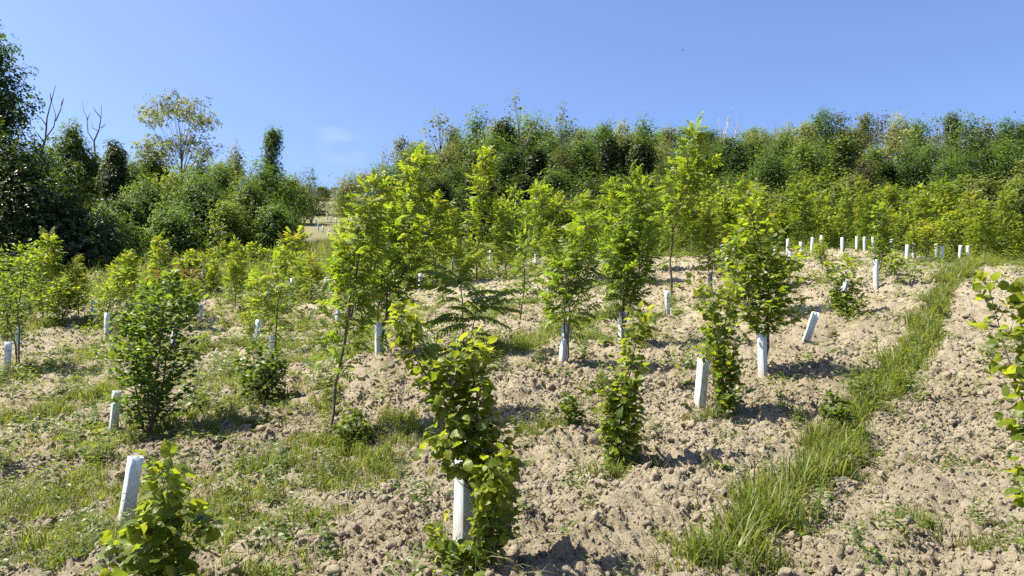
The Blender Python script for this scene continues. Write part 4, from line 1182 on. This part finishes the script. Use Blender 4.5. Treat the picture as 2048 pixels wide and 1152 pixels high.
special(506, 'robinia_tree', 'tall airy robinia with yellowish open crown above the left thicket', 345, 52, 188, M_OLIVE, W=4.2, nl=26, cards=95, size=.28, tfrac=.36, thick=.15, sparse=.2, limbs=26, tint=.22, flat=.55, centers=ROB)
special(507, 'bright_tree', 'yellow-green shrubs around the foot of the robinia', 300, 52, 312, M_BRIGHT, 'tree', W=5.5, nl=40, cards=140, size=.26, tfrac=.02, thick=.1)
special(508, 'bright_tree', 'yellow-green tree right of the robinia trunk', 400, 55, 325, M_BRIGHT, 'tree', W=5.0, nl=40, cards=130, size=.26, tfrac=.02, thick=.1, tint=.1)
special(509, 'pale_tree', 'small pale tree right of the robinia on the left skyline', 462, 56, 290, M_OLIVE, W=2.8, nl=26, cards=60, size=.24, tfrac=.3, thick=.08, sparse=.5, tint=.25)
special(510, 'ivy_clad_tree', 'leaning ivy-covered snag at the right end of the left thicket', 538, 50, 262, M_FOREST, W=1.8, nl=40, cards=110, size=.18, tfrac=.05, thick=.12, lr=(.16, .3), top=0.2)
special(511, 'broadleaf_shrub', 'rounded shrub under the leaning ivy-covered snag', 520, 48, 345, M_FOREST, 'shrub', W=4.2, nl=44, cards=150, size=.22, tfrac=.02, thick=.1, tint=.15)
special(512, 'broadleaf_shrub', 'big rounded ivy-hung shrub before the robinia', 290, 42, 372, M_FOREST, 'shrub', W=4.8, nl=90, cards=150, size=.2, tfrac=.02, thick=.1, lr=(.06, .17), tint=.1)
special(513, 'broadleaf_shrub', 'broad flowering shrub in the centre of the left thicket', 395, 41, 368, M_FOREST, 'shrub', W=5.2, nl=95, cards=150, size=.2, tfrac=.02, thick=.1, lr=(.06, .17), tint=.2)
special(514, 'broadleaf_shrub', 'sunlit flowering shrub at the right end of the left thicket', 495, 42, 372, M_BRIGHT, 'shrub', W=5.0, nl=90, cards=150, size=.19, tfrac=.02, thick=.1, lr=(.06, .17), tint=.1, val=.95)
special(515, 'broadleaf_shrub', 'low dark shrub at the foot of the bare far slope', 560, 43, 420, M_FOREST, 'shrub', W=2.6, nl=36, cards=150, size=.18, tfrac=.02, thick=.08)
special(516, 'broadleaf_shrub', 'dark bush on the skyline gap over the bare slope', 600, 82, 368, M_IVY, 'shrub', W=7.0, nl=40, cards=120, size=.26, tfrac=.02, thick=.1)
special(517, 'broadleaf_shrub', 'pale green shrub at the left end of the wood, right of the skyline gap', 700, 80, 360, M_OLIVE, 'shrub', W=6.0, nl=44, cards=120, size=.26, tfrac=.02, thick=.1)
special(518, 'broadleaf_shrub', 'dark shrub low in the left thicket, between robinia and deep shade', 232, 40, 420, M_IVY, 'shrub', W=3.2, nl=40, cards=150, size=.2, tfrac=.02, thick=.08)
special(519, 'pale_tree', 'thin tree with dark leaf tufts in the skyline gap', 618, 72, 340, M_FOREST, W=3.0, nl=18, cards=40, size=.24, tfrac=.2, thick=.07, sparse=.5, lr=(.1, .18))
for i, (px, d, ty, m_, W_, tn) in enumerate([(70, 43, 300, M_FOREST, 4.2, .1), (180, 47, 315, M_BRIGHT, 4.0, 0), (255, 49, 318, M_BRIGHT, 4.4, .05), (345, 47, 345, M_BRIGHT, 4.6, .1), (440, 49, 330, M_FOREST, 4.6, .25), (560, 52, 355, M_FOREST, 4.2, .2), (210, 37, 430, M_FOREST, 3.6, 0), (340, 38.5, 425, M_FOREST, 3.8, .2), (450, 39.5, 420, M_BRIGHT, 3.8, 0), (545, 41, 425, M_FOREST, 3.4, .2)]):
    special(530 + i, 'broadleaf_shrub', ['shrub behind the tall dead tree', 'sunlit shrub between the dead snag and the ivy column', 'sunlit shrub right of the ivy column', 'sunlit bush in front of the robinia trunk', 'shrub below the small pale tree', 'shrub right of the leaning ivy-covered snag', 'low bush at the edge of the deep shade', 'low bush before the big rounded shrub', 'low yellowish bush before the sunlit flowering shrub', 'low bush beside the foot of the bare slope'][i], px, d, ty, m_, 'shrub', tint=tn + .1, val=1.15, W=W_, nl=60, cards=120, size=.21, tfrac=.02, thick=.08, lr=(.08, .18))
for i, (px, ty) in enumerate([(612, 384), (640, 392), (668, 389), (700, 380), (730, 372), (590, 380)]):
    old('bright' if i % 2 else 'olive', i, px, 112 + i, ty, 'at the top of the far bare slope', 1.5, 0, .8)
r = random.Random(33)
for i in range(12):                                   # trees on the hill behind the left thicket
    px = -40 + 640 * (i + r.random()) / 12
    old(r.choice(['olive', 'bright', 'dense']), i, px, r.uniform(66, 84), r.uniform(318, 345) + max(0, px - 420) * .2, 'on the hill behind the left thicket', 1.0, .05, .95)

# ------------------------------------------------------------------ ground cover: instanced, uncountable
def scatter(name, srcs, P, rot, scl, idx, label, cat, kind='stuff'):
    me = bpy.data.meshes.new(name)
    me.vertices.add(len(P)); me.vertices.foreach_set('co', np.ascontiguousarray(P, np.float32).ravel())
    for nm, ty, arr, fld in (('rot', 'FLOAT_VECTOR', rot, 'vector'), ('scl', 'FLOAT_VECTOR', scl, 'vector'), ('idx', 'INT', idx, 'value')):
        a = me.attributes.new(nm, ty, 'POINT')
        a.data.foreach_set(fld, np.ascontiguousarray(arr, np.int32 if ty == 'INT' else np.float32).ravel())
    me.update()
    col = bpy.data.collections.new(name + '_sources')
    for i, m in enumerate(srcs):
        col.objects.link(bpy.data.objects.new(f'{name}_source_{i:02d}', m))
    ng = bpy.data.node_groups.new(name, 'GeometryNodeTree')
    ng.interface.new_socket('Geometry', in_out='INPUT', socket_type='NodeSocketGeometry')
    ng.interface.new_socket('Geometry', in_out='OUTPUT', socket_type='NodeSocketGeometry')
    gi = ng.nodes.new('NodeGroupInput'); go = ng.nodes.new('NodeGroupOutput')
    ip = ng.nodes.new('GeometryNodeInstanceOnPoints'); ci = ng.nodes.new('GeometryNodeCollectionInfo')
    ci.inputs['Collection'].default_value = col
    ci.inputs['Separate Children'].default_value = True; ci.inputs['Reset Children'].default_value = True
    def na(nm, ty):
        n = ng.nodes.new('GeometryNodeInputNamedAttribute'); n.data_type = ty; n.inputs['Name'].default_value = nm
        return n.outputs['Attribute']
    ng.links.new(gi.outputs[0], ip.inputs['Points']); ng.links.new(ci.outputs[0], ip.inputs['Instance'])
    ip.inputs['Pick Instance'].default_value = True
    ng.links.new(na('idx', 'INT'), ip.inputs['Instance Index'])
    e2r = ng.nodes.new('FunctionNodeEulerToRotation'); ng.links.new(na('rot', 'FLOAT_VECTOR'), e2r.inputs[0]); ng.links.new(e2r.outputs[0], ip.inputs['Rotation'])
    ng.links.new(na('scl', 'FLOAT_VECTOR'), ip.inputs['Scale'])
    ng.links.new(ip.outputs[0], go.inputs[0])
    o = bpy.data.objects.new(name, me); COL.objects.link(o)
    md = o.modifiers.new('scatter', 'NODES'); md.node_group = ng
    o['kind'] = kind; o['label'] = label; o['category'] = cat
    return o

def grass_mesh(seed, n=18, h=.22, spread=.06, mat=None, wid=.006, bend=.6):
    r = rg(seed); V = []; F = []; T = []; k = 0
    for i in range(n):
        a = r.uniform(0, 6.28); bx = r.normal(0, spread, 2); L = h * r.uniform(.45, 1.15); bd = bend * r.uniform(.2, 1.2)
        d = np.array([math.cos(a), math.sin(a), 0]); s = np.array([-d[1], d[0], 0]) * wid * r.uniform(.7, 1.3)
        tn = np.clip(r.normal(.4, .25), 0, 1)
        rows = []
        for q, wf in ((0, .8), (.35, 1), (.7, .75), (1, .0)):
            ang = bd * q ** 1.3
            c = np.array([bx[0], bx[1], -.02]) + d * L * q * math.sin(ang) + UP * L * q * math.cos(ang * .8)
            rows.append((c - s * wf, c + s * wf))
        v = [p for rw in rows[:3] for p in rw] + [rows[3][0]]
        V += v; F += [(k, k + 1, k + 3), (k, k + 3, k + 2), (k + 2, k + 3, k + 5), (k + 2, k + 5, k + 4), (k + 4, k + 5, k + 6)]; T += [tn] * 7; k += 7
    me = make_mesh('grass_tuft', np.array(V), np.array(F), np.array(T)); me.materials.append(mat or M_GRASS); return me

def weed_mesh(seed, kind):
    r = rg(seed); L = Leaves(); g = Geo()
    if kind == 'rosette':
        for i in range(r.integers(7, 13)):
            a = r.uniform(0, 6.28); e = r.uniform(.1, .7)
            L.add(np.zeros(3), np.array([math.cos(a), math.sin(a), e]), UP + r.normal(0, .2, 3), r.uniform(.06, .13), np.clip(r.normal(.4, .2), 0, 1), int(r.integers(3)))
        tm = [t_ovate(4, .38, .2, .35, .55, .2, .02, 21), t_ovate(4, .45, .1, .25, .6, .2, .03, 22), t_ovate(4, .3, .2, .5, .5, .1, .02, 23)]
    elif kind == 'upright':
        for st in range(r.integers(3, 7)):
            bx = r.normal(0, .045, 2); H = r.uniform(.16, .36); ln = r.normal(0, .12, 2)
            m = int(H / .016)
            for i in range(m):
                t = (i + 1) / m; p = np.array([bx[0] + ln[0] * H * t, bx[1] + ln[1] * H * t, H * t]); a = i * 2.4
                L.add(p, np.array([math.cos(a), math.sin(a), r.uniform(-.1, .8)]), UP + r.normal(0, .3, 3), r.uniform(.05, .09) * (1.1 - .5 * t), np.clip(.25 + .45 * t + r.normal(0, .12), 0, 1), int(r.integers(3)))
            g.add(*tube(np.array([[bx[0], bx[1], -.03], [bx[0] + ln[0] * H * .5, bx[1] + ln[1] * H * .5, H * .5], [bx[0] + ln[0] * H, bx[1] + ln[1] * H, H]]), np.array([.003, .0025, .001]), 4), .2)
        tm = [t_ovate(3, .3, .15, .3, .45, .05, .02, 24), t_ovate(3, .36, .1, .4, .4, .05, .02, 25), t_ovate(3, .26, .2, .2, .5, .05, .02, 26)]
    else:                                   # low creeping clover-like patch
        for i in range(42):
            p = np.array([r.normal(0, .09), r.normal(0, .09), r.uniform(.01, .07)]); a = r.uniform(0, 6.28)
            L.add(p, np.array([math.cos(a), math.sin(a), r.uniform(-.2, .4)]), UP + r.normal(0, .4, 3), r.uniform(.022, .05), np.clip(r.normal(.45, .22), 0, 1), int(r.integers(3)))
        tm = T_SMALL
    me = realise('weed', tm, L.get()); me.materials.append(M_WEED)
    return me

def sector(n, r0, r1, seed, half=41):
    r = rg(seed); a = np.radians(r.uniform(-half, half, n)); q = np.sqrt(r.uniform(r0 ** 2, r1 ** 2, n))
    return q * np.sin(a), q * np.cos(a), r

def surf(x, y):
    rr_ = np.hypot(x, y)
    return hgt(x, y) + np.where(rr_ < 60, micro(x, y, rr_), 0) * (1 - .45 * np.clip(cover(x, y) * 1.5, 0, 1))

GSRC = [grass_mesh(600 + k, 20, .20, .05, None, .005) for k in range(4)] + [grass_mesh(610 + k, 22, .30, .06, None, .0055, .8) for k in range(3)] + [grass_mesh(620 + k, 16, .30, .05, M_DRY, .004, .7) for k in range(2)]
P = []; RO = []; SC = []; IX = []
STR0 = STRIPS[0][0]
for r0, r1, n, sc0, seed in ((1.8, 9, 9000, 1.0, 1), (9, 20, 22000, 1.1, 2), (20, 34, 26000, 1.35, 3)):
    x, y, r = sector(n, r0, r1, 700 + seed)
    c = cover(x, y); ds = dist_poly(x, y, STR0)
    keep = r.random(n) < np.clip((c - .12) * 1.25, .0, 1) ** 1.1
    x, y, ds, c = x[keep], y[keep], ds[keep], c[keep]; m = len(x)
    tall = (ds < .42)
    ix = np.where(tall & (r.random(m) < .62), 4 + r.integers(0, 3, m), r.integers(0, 4, m)); ix = np.where(r.random(m) < .10, 7 + r.integers(0, 2, m), ix)
    P.append(np.c_[x, y, surf(x, y)]); RO.append(np.c_[r.normal(0, .15, m), r.normal(0, .15, m), r.uniform(0, 6.28, m)])
    s = sc0 * r.uniform(.55, 1.15, m) * (.55 + .6 * np.clip(c, 0, 1)) * np.where(tall, 1.0, .82)
    SC.append(np.c_[s, s, s]); IX.append(ix)
x, y, r = sector(16000, 30, 52, 731, 40)                # tall dry grass before the left thicket
u = x / y
keep = (u < -.12) & (u > -.62) & (r.random(len(x)) < np.clip(fbm(x * .3, y * .3, 77, 3) * 2.2 - .45, 0, 1))
x, y = x[keep], y[keep]; m = len(x)
P.append(np.c_[x, y, hgt(x, y)]); RO.append(np.c_[r.normal(0, .15, m), r.normal(0, .15, m), r.uniform(0, 6.28, m)])
s = r.uniform(1.6, 3.2, m); SC.append(np.c_[s, s, s]); IX.append(np.where(r.random(m) < .45, 7 + r.integers(0, 2, m), 4 + r.integers(0, 3, m)))
scatter('grass', GSRC, np.vstack(P), np.vstack(RO), np.vstack(SC), np.concatenate(IX), 'green grass and dry stalks growing in strips and patches between the rows', 'grass')

WSRC = [weed_mesh(650 + k, 'rosette') for k in range(4)] + [weed_mesh(660 + k, 'upright') for k in range(4)] + [weed_mesh(670 + k, 'creep') for k in range(4)]
P = []; RO = []; SC = []; IX = []
for r0, r1, n, sc0, seed in ((1.8, 9, 5000, 1.0, 1), (9, 20, 15000, 1.1, 2), (20, 36, 20000, 1.5, 3)):
    x, y, r = sector(n, r0, r1, 760 + seed)
    c = cover(x, y); u = x / y
    lw = np.clip((.15 - u) / .6, 0, 1)
    pr = .06 + .085 * lw + .5 * np.clip(c, 0, 1) * (.5 + fbm(x * 2, y * 2, 15, 2))
    keep = r.random(n) < pr
    x, y, c = x[keep], y[keep], c[keep]; m = len(x)
    ix = np.where(c > .35, r.integers(0, 12, m), np.where(r.random(m) < .55, r.integers(0, 8, m), 8 + r.integers(0, 4, m)))
    P.append(np.c_[x, y, surf(x, y)]); RO.append(np.c_[r.normal(0, .12, m), r.normal(0, .12, m), r.uniform(0, 6.28, m)])
    s = np.minimum(sc0 * (.45 + 1.3 * r.random(m) ** 2.4), np.where(np.hypot(x, y) < 9, 1.05, 9)); SC.append(np.c_[s, s, s]); IX.append(ix)
x, y, r = sector(9000, 24, 48, 790, 41)                  # rank herbs along the left strip and under the crest thicket
u = x / y
keep = ((u < .0) & (r.random(len(x)) < .85)) | ((u >= 0) & (y > 31.5) & (r.random(len(x)) < .4))
x, y = x[keep], y[keep]; m = len(x)
P.append(np.c_[x, y, hgt(x, y)]); RO.append(np.c_[r.normal(0, .12, m), r.normal(0, .12, m), r.uniform(0, 6.28, m)])
s = r.uniform(1.3, 2.8, m); SC.append(np.c_[s, s, s]); IX.append(r.integers(0, 12, m))
scatter('weeds', WSRC, np.vstack(P), np.vstack(RO), np.vstack(SC), np.concatenate(IX), 'low leafy weeds sprouting over the tilled soil', 'weeds')

# clods
def clod_mesh(seed):
    import bmesh
    bm = bmesh.new(); bmesh.ops.create_icosphere(bm, subdivisions=2, radius=1.0)
    V = np.array([v.co for v in bm.verts]); F = np.array([[v.index for v in f.verts] for f in bm.faces]); bm.free()
    r = rg(seed); D = norm(r.normal(0, 1, (14, 3))); o = r.uniform(.42, .9, 14)
    for d, q in zip(D, o):                                # broken facets
        t = V @ d; V = V - np.maximum(0, t - q)[:, None] * d * .9
    V = V * (1 + r.normal(0, .14, (len(V), 1))) * r.uniform(.65, 1.25, 3)
    me = make_mesh('clod', V, F, smooth=False); me.materials.append(M_CLOD); return me
CSRC = [clod_mesh(800 + k) for k in range(10)]
P = []; RO = []; SC = []; IX = []
for r0, r1, n, lo, hi, seed in ((2.2, 5, 36000, .004, .013, 5), (5, 10, 60000, .007, .02, 6), (1.9, 6, 15000, .006, .05, 1), (6, 12, 30000, .009, .055, 2), (12, 22, 40000, .015, .055, 3), (22, 34, 24000, .025, .07, 4)):
    x, y, r = sector(n, r0, r1, 820 + seed)
    c = cover(x, y)
    keep = r.random(n) < np.clip(1.05 - c * 1.1, .05, 1) * np.clip(fbm(x * 1.3, y * 1.3, 8, 3) * 2.4 - .45, .2, 1)
    x, y = x[keep], y[keep]; m = len(x)
    s = lo + (hi - lo) * r.random(m) ** (3.1 if hi > .03 else 1.5)
    P.append(np.c_[x, y, surf(x, y)]); RO.append(r.uniform(0, 6.28, (m, 3))); SC.append(s[:, None] * r.uniform(.75, 1.25, (m, 3))); IX.append(r.integers(0, 10, m))
P = np.vstack(P); RO = np.vstack(RO); SC = np.vstack(SC); IX = np.concatenate(IX)
big = np.argsort(-SC.mean(1) / np.hypot(P[:, 0], P[:, 1]) * (np.abs(P[:, 0] / P[:, 1]) < .68) * (P[:, 1] > 3.2))[:280]
for i in big:
    o = bpy.data.objects.new('clod', CSRC[IX[i]]); COL.objects.link(o); o.parent = ground
    o.location = P[i]; o.rotation_euler = RO[i]; o.scale = SC[i]
rest = np.ones(len(P), bool); rest[big] = False
scatter('soil_clods', CSRC, P[rest], RO[rest], SC[rest], IX[rest], 'dry crumbly clods of tilled soil covering the field', 'clods')

# bird in the sky
bv = np.array([(0, 0, .02), (-.16, .05, .03), (.18, 0, 0), (.02, .45, .14), (-.06, .42, .13), (.02, -.45, .1), (-.06, -.42, .09), (-.3, .06, .02), (-.3, -.06, .02), (.05, 0, -.06)])
bf = np.array([(0, 2, 3), (0, 3, 4), (0, 4, 1), (0, 5, 2), (0, 6, 5), (0, 1, 6), (1, 7, 8), (9, 2, 0), (9, 1, 2)])
bird = link('bird', make_mesh('bird', bv, bf), M_BARKF, None, at(1365, 101, 170))
bird.rotation_euler = (.2, .1, .6)
tag(bird, 'tiny dark bird high in the blue sky right of the middle', 'bird')

# dry stalks lying on the soil
x, y, r = sector(2600, 2.5, 16, 850); m = len(x); k = r.uniform(.4, 1.0, m)
scatter('straw', [grass_mesh(630 + q, 5, .3, .05, M_DRY, .0025, .9) for q in range(3)], np.c_[x, y, surf(x, y) + .012], np.c_[r.normal(0, .25, m) + 1.35, r.normal(0, .2, m), r.uniform(0, 6.28, m)], np.c_[k, k, k], r.integers(0, 3, m), 'thin dry stalks lying on the clods', 'straw')

# ------------------------------------------------------------------ labels of look-alikes: told apart by their order from the left
_t1 = ['', 'first', 'second', 'third', 'fourth', 'fifth', 'sixth', 'seventh', 'eighth', 'ninth', 'tenth', 'eleventh', 'twelfth', 'thirteenth', 'fourteenth', 'fifteenth', 'sixteenth', 'seventeenth', 'eighteenth', 'nineteenth']
_t2 = {2: ('twenty', 'twentieth'), 3: ('thirty', 'thirtieth'), 4: ('forty', 'fortieth')}
def ordinal(n):
    if n < 20:
        return _t1[n]
    a, b_ = divmod(n, 10)
    return _t2[a][1] if b_ == 0 else _t2[a][0] + '-' + _t1[b_]
same = {}
for o in COL.objects:
    if o.parent is None and 'label' in o and o.get('kind') != 'stuff':
        same.setdefault(o['label'], []).append(o)
for lab, os_ in same.items():
    if len(os_) > 1 and len(os_) < 49:
        os_.sort(key=lambda o: o.location.x / o.location.y)
        for i, o in enumerate(os_):
            o['label'] = ordinal(i + 1) + ' from the left, ' + lab
